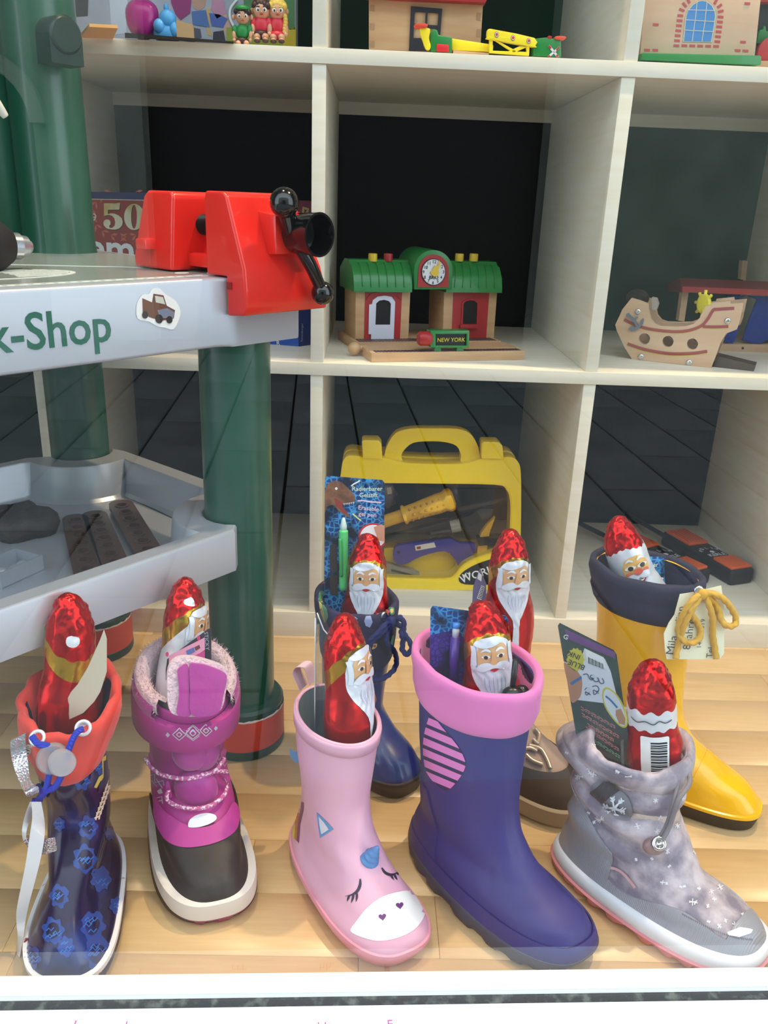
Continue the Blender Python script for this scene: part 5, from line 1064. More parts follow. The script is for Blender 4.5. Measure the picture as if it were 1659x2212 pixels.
tr = thing('toy_engine', 'green, black and red toy engine at the right edge of the top shelf', 'toy train', (.55, .09, zA)); ep = Plane((.5, .06, .8), (0, -1, 0))
ep.poly('engine_body', K([(1535,450),(1560,360),(1600,350),(1605,310),(1635,310),(1640,370),(2000,380),(2000,530),(1525,520)]), .03, tgreen, tr, 0, .002); ep.poly('boiler', K([(1480,20),(2000,0),(2000,400),(1500,380)]), .03, blackr, tr, -.01, .003); ep.poly('chassis', K([(1480,540),(2000,540),(2000,700),(1480,700)]), .03, blackr, tr, -.002, .002); ep.poly('roof', K([(1400,-60),(2000,-60),(2000,35),(1420,30)]), .035, tred, tr, .002, .002)
mk('wheel', *lathe([(.018, 0), (.018, .006), (.010, .008)], 24, axisM(ep(*K([(1690, 640)])[0], .001), (0, -1, 0))), mat('wheel_red', (196, 56, 62), .4), tr, angle=40)
tag(mk('track_piece', *poly3([[ep(*q, .012) for q in K([(1510,728),(2000,730),(2000,815),(1500,800)])]], .05, (0, -1, 0)), wood), 'plain wooden track piece under the toy engine', 'track')

# top left: printed backdrop, packets and three dolls
K = lambda p: sc(p, 160, 0, 3.19)
bp2 = Plane((-.15, .10, .8), (0, -1, 0)); bd = thing('picture_box', 'large printed box with blurred figures behind the dolls, top left', 'box', (-.13, .11, zA))
bp2.poly('box_body', K([(0,-330),(1525,-330),(1528,330),(0,300)]), .03, mat('pale_grey_print', (176, 178, 190), .4, vary=(14, (150, 156, 176), .4, .7)), bd)
for nm, q, c in (('photo_print', [(-60,-50),(100,-50),(95,110),(-60,120)], (74, 72, 76)), ('pale_panel', [(240,-50),(370,-50),(360,230),(260,240)], (196, 202, 216)), ('garment_print', [(665,-50),(815,-50),(800,90),(735,140),(700,100),(670,20)], (150, 60, 116)), ('head_print', circ(860, 10, 48, 60), (190, 150, 130)), ('garment_print', [(810,80),(910,70),(935,190),(820,170)], (84, 116, 176)), ('garment_print', [(960,-40),(1030,0),(1050,90),(985,130),(945,60)], (196, 140, 170)), ('garment_print', [(930,90),(1000,100),(1060,130),(1030,190),(950,180)], (80, 104, 180)), ('limb_print', [(1000,100),(1045,90),(1110,250),(1080,290),(1040,240)], (206, 168, 150)), ('plait_print', [(910,60),(940,60),(935,190),(950,250),(920,240),(910,150)], (210, 170, 110)), ('boot_print', [(960,220),(1030,210),(1045,290),(955,290)], (60, 56, 70)), ('boot_print', [(820,190),(870,200),(880,260),(830,280)], (90, 90, 104)), ('grass_print', [(1050,190),(1530,190),(1530,320),(1050,300)], (150, 160, 60)), ('yellow_print', [(1440,205),(1527,205),(1527,318),(1440,316)], (204, 178, 50)), ('green_print', [(1170,-50),(1520,-50),(1522,205),(1170,200)], (84, 130, 84)), ('green_line', [(1470,190),(1522,188),(1522,198),(1470,200)], (170, 200, 160))):
    bp2.poly(nm, K(q), .0003, mat('pic_%d_%d_%d' % c, c, .4), bd, .0004+.0001*(hash(nm) % 7 if 0 else len(nm) % 5))
bp2.poly('white_cord', K(stroke([(1125,0),(1080,60),(1078,130),(1110,195)], 14)), .002, whitep, bd, .003)
tag(mk('blue_folder', *poly3([[atP(u, v, (-.22, .13, .8), Vector((0, -1, 0))) for u, v in [(115,-60),(146,-60),(154,30),(130,35)]]], .01, (0, -1, 0)), mat('folder_blue', (36, 110, 206), .5)), 'bright blue folder edge above the green peg', 'folder')
ob = [atZ(*q, zA+.002) for q in K([(30,250),(265,252),(300,172),(105,162)])]
tag(mk('orange_card', *poly3([ob], .003, (0, 0, 1)), mat('orange_card', (250, 178, 100), .7)), 'flat light orange card lying on the top left shelf', 'card')
tag(mk('black_ruler', *loft([[atZ(*q, zA+.0002+dz) for q in K([(350,225),(350,262),(1100,300),(1100,285)])] for dz in (0, .006)]), blackr), 'thin black strip lying along the top left shelf edge', 'strip')
c0 = atY(160+470/3.19, 140/3.19, .045); tag(mk('heart_cushion', *loft([[c0+Vector((.019*k*(math.cos(a)*(1+.12*math.sin(a))), .012*kk, (.021)*k*(math.sin(a)+(.16*abs(math.cos(a)) if math.sin(a) > 0 else 0)))) for a in [2*PI*i/30 for i in range(30)]] for k, kk in ((.4, -1), (.8, -.75), (1, 0), (.8, .75), (.4, 1))]), mat('satin_magenta', (176, 40, 130), .3, bump=('noise', 30, .4, .004)), smooth=True), 'shiny magenta heart cushion on the top left shelf', 'cushion')
c0 = atY(160+640/3.19, 190/3.19, .04); tag(mk('blue_figure', *join(ell(c0+Vector((0, 0, -.006)), (.016, .010, .012)), ell(c0+Vector((.002, -.003, .008)), (.010, .008, .010)), ell(c0+Vector((-.007, -.006, .0)), (.007, .007, .008)), ell(c0+Vector((.010, -.004, -.003)), (.007, .007, .009)), ell(c0+Vector((0, 0, .020)), (.003, .003, .004))), mat('sky_blue_vinyl', (88, 172, 232), .35), smooth=True), 'small sky blue lumpy vinyl figure beside the magenta heart', 'figure')
tag(mk('tan_card', *poly3([[atY(*q, .03) for q in K([(705,138),(820,170),(828,288),(708,275)])]], .004, (0, -1, 0)), mat('tan_card', (204, 164, 116), .7)), 'tan card standing right of the small blue figure', 'card')
skv = mat('doll_skin', (214, 160, 126), .4)
def doll(label, cx, cy, s, shirt, hair, hat=None, plait=False, legs=(50, 34, 36), yy=.03):
    P_ = lambda x, y, d=0: atY(*K([(cx+x, cy+y)])[0], yy-d)
    u = (P_(1, 0)-P_(0, 0)).length*s; t = thing('doll', label, 'doll', P_(0, 200), 0, 'three seated dolls'); q = lambda p, r: ell(p, [a*u for a in r], 18, 12)
    mk('head', *join(q(P_(0, 0), (62, 56, 64)), q(P_(-62, 8), (16, 12, 20)), q(P_(62, 8), (16, 12, 20)), q(P_(0, 14, u*56), (7, 7, 6))), skv, t, smooth=True)
    hr = [q(P_(0, -26, -u*10), (68, 60, 52))]+[q(P_(-44+22*i, -34-10*math.sin(i), u*30), (22, 22, 22)) for i in range(5)]
    if plait: hr += [q(P_(52+4*math.sin(i), 40+22*i, u*26), (16, 16, 17)) for i in range(6)]
    mk('hair', *join(*hr), hair, t, smooth=True)
    if hat: mk('hat', *join(q(P_(0, -52, u*4), (66, 60, 26)), q(P_(0, -44, u*4), (72, 66, 10))), hat, t, smooth=True)
    mk('shirt', *join(q(P_(0, 108), (58, 44, 62)), q(P_(-52, 96, u*8), (24, 24, 40)), q(P_(52, 96, u*8), (24, 24, 40))), shirt, t, smooth=True)
    for sg_ in (-1, 1):
        mk('arm', *join(q(P_(sg_*58, 132, u*22), (17, 17, 36)), q(P_(sg_*56, 166, u*30), (17, 16, 16))), skv, t, smooth=True)
        mk('leg', *join(q(P_(sg_*28, 186, u*50), (24, 34, 22)), q(P_(sg_*28, 205, u*84), (18, 20, 14))), skv, t, smooth=True); mk('shoe', *q(P_(sg_*28, 214, u*92), (22, 26, 13)), mat('doll_shoe', (70, 40, 36), .5), t, smooth=True)
        mk('eye', *join(q(P_(sg_*24, -2, u*52), (13, 7, 15))), eyew, t, smooth=True); mk('pupil', *q(P_(sg_*22, 0, u*58), (7, 4, 9)), iris, t, smooth=True); mk('eyebrow', *q(P_(sg_*24, -24, u*56), (14, 5, 4)), hair, t, smooth=True)
    mk('mouth', *q(P_(2, 30, u*53), (14, 5, 4)), redlip, t, smooth=True)
    mk('shorts', *join(q(P_(0, 172, u*16), (58, 50, 30))), mat('doll_shorts', (62, 32, 30), .5) if not plait else shirt, t, smooth=True)
dh = mat('doll_brown_hair', (62, 34, 28), .45); dg_, dr_ = mat('doll_green', (30, 136, 62), .4), mat('doll_red', (214, 44, 62), .4)
doll('small doll in green shirt and green cap', 1160, 112, .82, dg_, mat('doll_dark_hair', (44, 30, 26), .45), dg_, yy=.024)
doll('brown haired doll in red shirt, middle of three', 1290, 68, 1.0, dr_, dh, yy=.028)
doll('blond doll with plait and red dress, right of three', 1402, 72, 1.0, dr_, mat('doll_blond', (226, 190, 84), .45), plait=True, yy=.030)
# ------------------------------------------------------------------ chocolate Santas in foil
foilr = mat('red_foil', (206, 24, 22), .24, .82, bump=('foil', 62, .8, .0035))
foilr2 = mat('red_foil_smooth', (196, 22, 20), .26, .75, bump=('foil', 44, .6, .003))
foilg = mat('gold_foil', (206, 160, 50), .25, .9, bump=('foil', 60, .6, .003))
foilw = mat('white_foil', (224, 228, 238), .3, .25, bump=('foil', 45, .5, .003))
beardm = mat('beard_print', (226, 232, 244), .35, .12, bump=('noise', 160, .3, .001))
beards = mat('beard_shade_print', (166, 178, 206), .4, .1)
skinm = mat('skin_print', (222, 176, 128), .38, .1)
skinp = mat('orange_skin_print', (232, 184, 110), .4, .1)
nosem = mat('nose_print', (214, 160, 112), .4)
SP = [(0, .0185, .0150), (.012, .0225, .0185), (.1, .0250, .0195), (.2, .0268, .0208), (.32, .0285, .0218), (.42, .0280, .0218), (.52, .0246, .0205), (.59, .0216, .0196), (.66, .0206, .0198), (.74, .0204, .0196), (.81, .0192, .0182), (.87, .0166, .0158), (.92, .0134, .0126), (.96, .0100, .0092), (.985, .0068, .0060), (.998, .0030, .0026)]
SH = .158
def santa(label, top, yt, base, yb, yaw=0, style='red', seed=0, H=SH, k=1.0, boot=None):
    t3, b3 = atY(*top, yt), atY(*base, yb); ax = (t3-b3).normalized(); org = t3-ax*H
    fr = (CAM-org); fr = (fr-ax*fr.dot(ax)).normalized(); fr = Matrix.Rotation(math.radians(yaw), 3, ax) @ fr
    yv = -fr; xv = yv.cross(ax); M = Matrix((xv, yv, ax)).transposed().to_4x4(); M.translation = org
    S = thing('chocolate_santa', label, 'chocolate figure', M=M, group=None)
    T = tabinterp([list(q) for q in SP], 6); n = 64; rows = []
    for z, w, d in T:
        r = []
        for j in range(n):
            a = 2*PI*j/n; p = Vector((w*k*math.cos(a), d*k*math.sin(a), z*H))
            if math.sin(a) > 0: p.y *= .9
            am = .0004+.0015*max(0, min(1, (z-.78)/.06))
            nv = noise.noise(Vector((p.x*130, p.y*130, p.z*130+seed*7)))+.6*noise.noise(Vector((p.x*300, p.y*300, p.z*300+seed)))
            p += Vector((math.cos(a), math.sin(a), 0))*nv*am*min(1, w/.006)
            p.x += .0035*max(0, (z-.86)/.14)**1.5*math.sin(seed*2.1); r.append(p)
        rows.append(r)
    v, f = loft(rows); tmp = mk('foil', v, f, foilr, S, 'l', smooth=True)
    hat_line = lambda x, y, z: z/H-(.858-5.6*(y+.018)+.006*math.sin(60*math.atan2(y, x)/6))
    thick = .085+1.6*0
    band_lo = lambda x, y, z: z/H-(.775-6.4*(y+.018))
    if style == 'white': hat_line = lambda x, y, z: z/H-(.80-.5*(y+.018)+.012*math.sin(3*math.atan2(y, x)+1)+.006*math.sin(17*math.atan2(y, x)))
    if style == 'back': hat_line = lambda x, y, z: z/H-(.735-.6*(y-.018)+.012*math.sin(9*math.atan2(y, x)))
    wall = lambda nm, g, m: mk(nm, *[q for i, q in enumerate(clipmesh(tmp, g, 0)) if i != 1], m, S, 'l', smooth=True)
    wall('hat', hat_line, foilr)
    if style == 'white':
        wall('hair', lambda *p: min(-hat_line(*p), p[2]/H-.25), foilw); wall('coat', lambda *p: .25-p[2]/H, foilr2)
    elif style == 'back':
        lo = lambda x, y, z: z/H-(.625-.5*(y-.018)+.008*math.sin(11*math.atan2(y, x)))
        wall('collar', lambda *p: min(-hat_line(*p), lo(*p)), foilw); wall('coat', lambda *p: -lo(*p), foilr2)
    else:
        wall('hat_band', lambda *p: min(-hat_line(*p), band_lo(*p)), foilg)
        wall('coat' if style != 'half' else 'hair', lambda *p: -band_lo(*p), foilr2 if style != 'half' else foilw)
    V = [q.co.copy() for q in tmp.data.vertices]; tree = BVHTree.FromPolygons(V, [list(p.vertices) for p in tmp.data.polygons]); bpy.data.objects.remove(tmp)
    def fn(x, z):
        h = tree.ray_cast(Vector((x, -.2, z*H)), Vector((0, 1, 0)))
        return None if h[0] is None else (h[0], Vector((h[1].x*.6, h[1].y, h[1].z*.6)).normalized() if h[1].y < 0 else -h[1])
    def bk(x, z):
        h = tree.ray_cast(Vector((x, .2, z*H)), Vector((0, -1, 0)))
        return None if h[0] is None else (h[0], h[1] if h[1].y > 0 else -h[1])
    Z = H                                      # chart: x in units of H horizontally so the step is uniform
    ch = lambda x, z: fn(x*H, z)
    D = lambda nm, polys, m, off, step=.012, rel=None, sub=S: decal(nm, polys, ch, step, off, m, sub, 'l', relief=rel)
    strands = lambda x, z: .00035*math.sin(x*150+3*math.sin(z*30))*(1 if z < .66 else .3)
    if style in ('red', 'half', 'white'):
        e = 1.0
        if style == 'white':
            D('face', sm2([(-.078,.70),(-.082,.655),(-.06,.62),(.0,.61),(.06,.62),(.082,.655),(.078,.70),(.05,.745),(0,.755),(-.05,.745)]), skinp, .0006)
            ez, bz, mz = .688, .733, .600
            D('cheek', [circ(-.052, .643, .022, .016), circ(.052, .643, .022, .016)], mat('cheek_print', (226, 120, 90), .4), .0008, .008)
            D('nose', sm2([(-.026,.645),(0,.632),(.026,.645),(.020,.668),(0,.675),(-.020,.668)]), mat('nose_red_print', (214, 96, 80), .35), .0024, .008)
            D('moustache', sm2([(-.07,.632),(-.03,.645),(0,.632),(.03,.645),(.07,.632),(.06,.600),(.02,.600),(0,.612),(-.02,.600),(-.06,.600)]), beardm, .0016, .008)
            D('mouth', sm2([(-.036,.600),(0,.596),(.036,.600),(.02,.572),(0,.565),(-.02,.572)]), redlip, .0013, .006)
            D('teeth', sm2([(-.026,.598),(0,.594),(.026,.598),(.018,.588),(0,.586),(-.018,.588)]), eyew, .0016, .006); er = 1.5
        else:
            D('beard', sm2([(0,.835),(.045,.828),(.085,.80),(.102,.745),(.108,.68),(.105,.62),(.088,.56),(.055,.50),(.024,.445),(.018,.40),(-.018,.40),(-.024,.445),(-.055,.50),(-.088,.56),(-.105,.62),(-.108,.68),(-.102,.745),(-.085,.80),(-.045,.828)], 3), beardm, .0011, .010, strands)
            if style == 'red':
                D('coat_trim', [[(-.018,.41),(.018,.41),(.022,.30),(.024,.16),(-.024,.16),(-.022,.30)]], beardm, .0008)
                D('coat_fur', sm2([(-.10,.135),(-.05,.15),(0,.17),(.05,.15),(.10,.135),(.095,.075),(.04,.06),(0,.075),(-.04,.06),(-.095,.075)]), beardm, .0009)
            D('face', sm2([(-.062,.79),(-.03,.80),(0,.792),(.03,.80),(.062,.79),(.078,.75),(.080,.705),(.064,.672),(.03,.66),(0,.655),(-.03,.66),(-.064,.672),(-.080,.705),(-.078,.75)], 3), skinm, .0016)
            ez, bz, mz = .735, .768, .675; er = 1.0
            D('moustache', sm2([(0,.690),(.03,.705),(.065,.695),(.085,.665),(.06,.652),(.03,.662),(0,.672),(-.03,.662),(-.06,.652),(-.085,.665),(-.065,.695),(-.03,.705)], 3), beardm, .0028, .008)
            D('mouth', sm2([(-.022,.662),(0,.668),(.022,.662),(0,.650)]), redlip, .0024, .006)
            D('nose', sm2([(-.018,.700),(0,.690),(.018,.700),(.014,.715),(.007,.755),(-.007,.755),(-.014,.715)]), nosem, .0030, .006)
            D('hair_fringe', [sm2([(-.085,.80),(-.05,.832),(.02,.84),(.06,.815),(.03,.80),(-.02,.785),(-.06,.785)]), stroke([(-.09,.79),(-.088,.72),(-.094,.66)], .018), stroke([(.09,.79),(.088,.72),(.094,.66)], .018)], beardm, .0024, .009)
            D('beard_shadow', [stroke([(-.05+.02*i, .62-.012*(i % 2)), (-.052+.021*i, .57), (-.035+.014*i, .52-.01*(i % 3))], .0045, 3, True) for i in range(6)], beards, .0024, .008)
        for sx in (-1, 1):
            D('eye', sm2([(sx*.037-.022*er,ez),(sx*.037,ez+.011*er),(sx*.037+.022*er,ez),(sx*.037,ez-.011*er)], 3), eyew, .0020, .006)
            D('iris', circ(sx*.037, ez-.001, .0105*er, n=14), iris, .0024, .005)
            D('eyebrow', stroke([(sx*.013,bz-.004),(sx*.035,bz+.008),(sx*.06,bz-.006)], .014, 4, True), beardm, .0026, .006)
    if style == 'half':
        D('hat_tuft', [sm2([(-.10,.86),(-.07,.90),(-.06,.85)])], foilw, .0006)
    if style == 'back':
        cb = lambda x, z: bk(x*H, z)
        DB = lambda nm, polys, m, off, step=.012: decal(nm, polys, cb, step, off, m, S, 'l')
        DB('price_label', rrect(-.085, .34, .055, .60, .012), whitep, .0012)
        rr = random.Random(3); bars = []; zc = .36
        while zc < .57: wd = rr.choice((.004, .007, .010)); bars.append([(-.075, zc), (.005, zc), (.005, zc+wd), (-.075, zc+wd)]); zc += wd+rr.choice((.004, .006))
        DB('barcode', bars, black, .0015, .03)
        DB('script_line', stroke([(-.10,.69),(-.07,.68),(-.04,.695),(-.01,.675),(.03,.69),(.07,.675),(.10,.69)], .006), mat('ink_grey', (70, 74, 84), .5), .0008)
    if style == 'rear':
        cb = lambda x, z: bk(x*H, z)
        decal('pompom', sm2([(x*.9+.02, z) for x, z in circ(.03, .775, .032, .030, 10)]), cb, .010, .0022, foilw, S, 'l')
    if boot:                                   # the hidden lower end sits inside the boot shaft
        B = boot; Bi = B.M.inverted()
        for o in S.children:
            for vt in o.data.vertices:
                p = Bi @ (M @ vt.co)
                if p.z > B.H+.01: continue
                r = B.rowz(min(B.H, max(p.z, .03))); xm, ha, hw = (r[1]+r[2])/2, (r[2]-r[1])/2-.0058, r[3]-.0058; yb_ = B.ban*(p.x/B.L)**2
                q = math.sqrt(((p.x-xm)/ha)**2+((p.y-yb_)/hw)**2)
                if q > 1: p.x = xm+(p.x-xm)/q; p.y = yb_+(p.y-yb_)/q
                p.z = max(p.z, .012); vt.co = M.inverted() @ (B.M @ p)
            o.data.update()
    return S
santa('red foil Santa seen from behind, in the glossy navy boot at far left', (152, 1279), -.437, (153, 1545), -.452, yaw=-150, style='rear', seed=1, boot=DIN)
santa('foil Santa in profile with gold band and white hair, in the magenta boot', (403, 1244), -.362, (392, 1440), -.382, yaw=62, style='half', seed=2, boot=MAG)
santa('red foil Santa standing before the dinosaur card, in the dark blue boot', (795, 1152), -.262, (791, 1330), -.268, yaw=-2, seed=3, boot=BLU)
santa('red foil Santa turned to the right, leaning in the pale pink boot', (738, 1327), -.437, (762, 1610), -.447, yaw=52, seed=4, boot=PINK)
santa('red foil Santa facing front between the pink cuffs of the violet boot', (1045, 1296), -.428, (1062, 1520), -.436, yaw=12, seed=5, boot=VIO)
santa('tall red foil Santa behind the violet boot, standing in the suede shoe', (1102, 1143), -.285, (1094, 1400), -.285, yaw=24, seed=6, H=.163, boot=SHO)
santa('white foil Santa with a smiling comic face, in the yellow boot', (1326, 1117), -.275, (1376, 1262), -.285, yaw=14, style='white', seed=7, boot=YEL)
santa('foil Santa showing its back with a barcode label, in the grey snow boot', (1405, 1424), -.446, (1411, 1680), -.452, yaw=178, style='back', seed=8, boot=GREY)

# ------------------------------------------------------------------ cards and packets in the boots
def card(name, label, cat, P, n, pts, thick, m, group=None):
    pl = Plane(P, n); L = [pl(u, v) for u, v in pts]; vv, f = poly3([L], thick, pl.n)
    base = sum((Vector(p) for p in L), Vector())/len(L); base.z = min(p.z for p in L)
    t = thing(name, label, cat, base, 0, group); mk('card', vv, f, m, t, angle=30); return t, pl
def pk(t, pl, name, pts, m, off=.0003, thick=.0002): return pl.poly(name, pts, thick, m, t, off)
# dinosaur pen card
blue_sc = scales_mat('blue_scale_card', (20, 62, 130), (70, 160, 220), 190)
t, pl = card('pen_card', 'blue reptile patterned pen card with a dinosaur head, in the dark blue boot', 'card', (.05, -.236, .3), (.03, -1, .12), [(702,1034),(707,1028),(826,1037),(831,1044),(828,1325),(700,1325)], .0008, blue_sc)
K = lambda p: sc(p, 660, 900, 3.19)
pk(t, pl, 'dinosaur_print', K(sm2([(135,520),(150,470),(190,445),(240,450),(290,490),(335,540),(340,580),(300,600),(265,600),(255,620),(280,650),(305,690),(285,690),(230,650),(190,610),(150,620),(135,660),(133,580)])), mat('dino_brown_print', (140, 92, 62), .5, vary=(90, (96, 62, 44), .4, .65)))
pk(t, pl, 'dinosaur_mouth_print', K(sm2([(200,560),(250,595),(258,625),(290,670),(250,650),(215,610)])), mat('mouth_red_print', (150, 50, 46), .5), .0006)
pk(t, pl, 'dinosaur_eye_print', K(circ(212, 495, 9)), whitep, .0006)
for i in range(6): pk(t, pl, 'tooth_print', K([(262+i*13, 598-i*2), (270+i*13, 597-i*2), (266+i*13, 612-i*2)]), whitep, .0007)
pw = mat('pale_green_print', (220, 236, 214), .5); pp = mat('pale_pink_print', (236, 206, 220), .5)
for tx, x, y, h, m_, ang in (('Radierbarer', 425, 497, .0056, pw, 0), ('Gelstift', 434, 541, .0056, pw, 0), ('Erasable', 434, 632, .0056, pp, 10), ('gel pen', 428, 674, .0056, pp, 10)):
    pl.text('lettering', tx, K([(x, y)])[0], K([(x+100, y+ang)])[0], h*.82, m_, t, .0006, .01)
for p_, c in (([(315,478),(335,462),(350,455),(375,440)], whitep), ([(358,580),(400,578),(440,586),(480,588),(522,592)], pp), ([(325,668),(350,690),(382,716)], mat('lime_print', (220, 226, 150), .5))): pk(t, pl, 'dash_print', K(stroke(p_, 9)), c, .0006)
pk(t, pl, 'photo_ring', K(clip2(circ(465, 825, 100, 92, 36), -1, 0, 545)), mat('ring_red', (196, 40, 44), .5), .0004); pk(t, pl, 'photo_disc', K(clip2(circ(465, 825, 88, 80, 36), -1, 0, 545)), whitep, .0006)
pk(t, pl, 'hand_photo', K([(470,760),(520,742),(545,750),(545,860),(500,850)]), mat('hand_photo_skin', (206, 150, 120), .5), .0008)
pk(t, pl, 'fossil_print', K(rrect(168, 880, 218, 1070, 12)), mat('fossil_brown', (60, 46, 44), .5), .0004); pk(t, pl, 'fossil_print', K(rrect(168, 1090, 222, 1230, 14)), mat('fossil_brown', (60, 46, 44), .5), .0004)
gpen = mat('green_pen_plastic', (96, 216, 128), .25); g0, g1 = [pl(*K([q])[0], .006) for q in ((262, 780), (262, 1190))]
P_ = thing('gel_pen', 'bright green gel pen on the dinosaur card', 'pen', g1); v, f = tube([g0, g0.lerp(g1, .15), g0.lerp(g1, .5), g1], lambda s: .0048 if s > .05 else .0036, 16); mk('barrel', v, f, gpen, P_, smooth=True)
v, f = lathe([(.0034, 0), (.0036, .005), (.0022, .011), (.0012, .014)], 16, axisM(g0-Vector((0, 0, .001)), g0-g1)); mk('tip', v, f, mat('frosted_tip', (200, 226, 220), .3), P_, smooth=True)
q0, q1 = pl(*K([(238, 840)])[0], .0115), pl(*K([(246, 1100)])[0], .0115); mk('clip', *tube([q0, q0.lerp(q1, .5)+pl.n*.002, q1], .0018, 8), mat('green_pen_dark', (60, 176, 96), .3), P_, smooth=True)
mk('grip_print', *poly3([[pl(*q, .0113) for q in K(rrect(230, 952, 248, 1060, 6))]], .001, pl.n), black, P_)

# violet boot card
t, pl = card('pen_card', 'blue to violet scale patterned pen card in the violet boot', 'card', (.165, -.408, .3), (.05, -1, .2), [(930,1316),(935,1309),(1092,1330),(1098,1338),(1096,1540),(928,1500)], .0008, scales_mat('violet_scale_card', (22, 60, 140), (60, 150, 214), 200))
pk(t, pl, 'violet_band', [(929,1372),(975,1362),(1010,1380),(1010,1480),(928,1470)], scales_mat('violet_scales', (60, 40, 150), (46, 20, 90), 240))
pk(t, pl, 'dark_band', [(1075,1336),(1096,1339),(1095,1420),(1078,1420)], scales_mat('dark_scales', (24, 22, 60), (60, 60, 140), 240))
q0, q1 = pl(984, 1376, .005), pl(978, 1470, .005); P_ = thing('gel_pen', 'violet gel pen with clear tip on the card in the violet boot', 'pen', q1)
mk('barrel', *rod(q0, q1, .0042), mat('violet_pen', (70, 40, 140), .3), P_, smooth=True); mk('tip', *lathe([(.003, 0), (.0032, .006), (.0026, .008)], 14, axisM(q0, q0-q1)), mat('clear_tip', (190, 200, 214), .2), P_, smooth=True); mk('cap', *lathe([(.0028, .008), (.0034, .009), (.0032, .0125)], 14, axisM(q0, q0-q1)), mat('blue_cap', (60, 130, 220), .3), P_, smooth=True)
c0 = atY(1108, 1500, -.462); P_ = thing('black_clip', 'small black plastic clip beside the Santa in the violet boot', 'clip', c0)
mk('clip_body', *join(ell(c0, (.0095, .007, .007)), ell(c0+Vector((.008, .004, -.002)), (.007, .007, .008)), rod(c0+Vector((.0, .004, -.008)), c0+Vector((.0, .004, .03)), .0025)), black, P_, smooth=True)

# green ink card in the grey boot
t, pl = card('pen_card', 'dark green pen card with yellow blue-ink badge, leaning in the grey boot', 'card', atY(1290, 1500, -.437), (-.30, -1, .22), [(1205,1352),(1209,1346),(1326,1405),(1332,1414),(1368,1664),(1250,1620)], .0009, mat('dark_green_card', (30, 48, 40), .25, coat=.6))
K = lambda p: sc(p, 1160, 1320, 2.765)
pk(t, pl, 'plum_band', K([(165,105),(465,245),(470,285),(180,165)]), mat('plum_print', (74, 44, 62), .4))
pk(t, pl, 'photo_panel', K([(158,300),(250,330),(283,222),(405,285),(440,360),(490,560),(240,530),(205,500)]), mat('pale_photo', (220, 224, 236), .4), .0003)
pk(t, pl, 'hand_photo', K(sm2([(160,310),(205,335),(250,370),(270,420),(262,500),(235,535),(205,540),(185,440)])), mat('hand_photo_brown', (190, 134, 98), .5), .0006)
pk(t, pl, 'badge', K([(230+ (48 if i % 2 else 55)*math.cos(2*PI*i/28), 290+(64 if i % 2 else 72)*math.sin(2*PI*i/28)) for i in range(28)]), mat('badge_yellow', (206, 196, 50), .4), .0006)
for tx, x, y in (('BLUE', 236, 318), ('INK', 222, 262)): pl.text('lettering', tx, K([(x, y)])[0], K([(x-60, y-24)])[0], .0046, black, t, .0009, .012, skew=9)
pk(t, pl, 'barcode_label', K([(286,222),(398,275),(412,345),(300,300)]), whitep, .0009)
for i in range(13): x = 305+i*7; pk(t, pl, 'barcode_line', K([(x, 272+i*3.2), (x+(3 if i % 3 else 5), 274+i*3.2), (x+(5 if i % 3 else 7), 312+i*2.6), (x+3, 311+i*2.6)]), black, .0012)
for q in ([(275,378),(300,375),(310,395),(325,410),(345,395),(335,380),(318,390),(350,420),(370,410),(360,395),(380,430),(400,425),(390,400)], [(285,470),(300,455),(320,465),(310,490),(295,500),(290,480),(320,500)], [(330,450),(355,445),(370,465),(355,490),(340,495),(338,470),(368,490)]): pk(t, pl, 'pen_scribble', K(stroke(q, 5)), mat('scribble_ink', (60, 70, 110), .5), .0008)
pk(t, pl, 'pen_photo', K([(195,428),(265,385),(268,402),(210,440)]), mat('pen_blue', (50, 110, 176), .4), .0009)
pk(t, pl, 'ring_print', K(clip2(sm2([(390,520),(395,465),(430,458),(480,500),(520,570),(540,640),(535,690),(500,690),(450,640),(410,580)]), -1, 0, 600)), mat('badge_yellow', (206, 196, 50), .4), .0005); pk(t, pl, 'ring_disc', K(sm2([(398,520),(403,475),(430,468),(475,508),(512,575),(530,640),(526,680),(500,680),(455,632),(418,578)])), mat('ring_disc_white', (222, 226, 232), .4), .0008)
pk(t, pl, 'hand_photo', K([(470,590),(500,580),(528,640),(524,678),(490,670),(470,620)]), mat('hand_photo_brown', (190, 134, 98), .5), .0011); pk(t, pl, 'pen_photo', K(stroke([(410,505),(440,530),(480,575)], 10)), mat('pen_blue', (50, 110, 176), .4), .0012)
pr_ = mat('pink_outline_print', (206, 120, 116), .5); pg_ = mat('green_outline_print', (112, 176, 140), .5)
for i, (x0, y0, x1, y1, c) in enumerate(((262,572,470,690,pr_), (268,610,492,748,pr_), (302,672,460,768,pr_), (292,692,492,826,pr_), (300,742,498,868,pg_))):
    n_ = 11
    for k in range(n_):
        xa, ya = x0+(x1-x0)*k/n_, y0+(y1-y0)*k/n_; xb, yb = x0+(x1-x0)*(k+.78)/n_, y0+(y1-y0)*(k+.78)/n_; hh = 20 if k % 3 else 25
        pk(t, pl, 'letter_print', K(stroke([(xa, ya+(6 if k % 2 else -2)), (xb, yb-(4 if k % 2 else 0)), (xb, yb+hh*.6), (xa+3, ya+hh*.55)], 5, 0)), c, .0005)
pl.text('lettering', 'G', K([(172, 155)])[0], K([(190, 162)])[0], .004, whitep, t, .0006, .02)
mk('blister', *poly3([[pl(*q, .004) for q in K([(124,85),(135,70),(470,250),(575,935),(245,800)])]], .0003, pl.n), clear_mat('clear_blister', k=1.2), t)

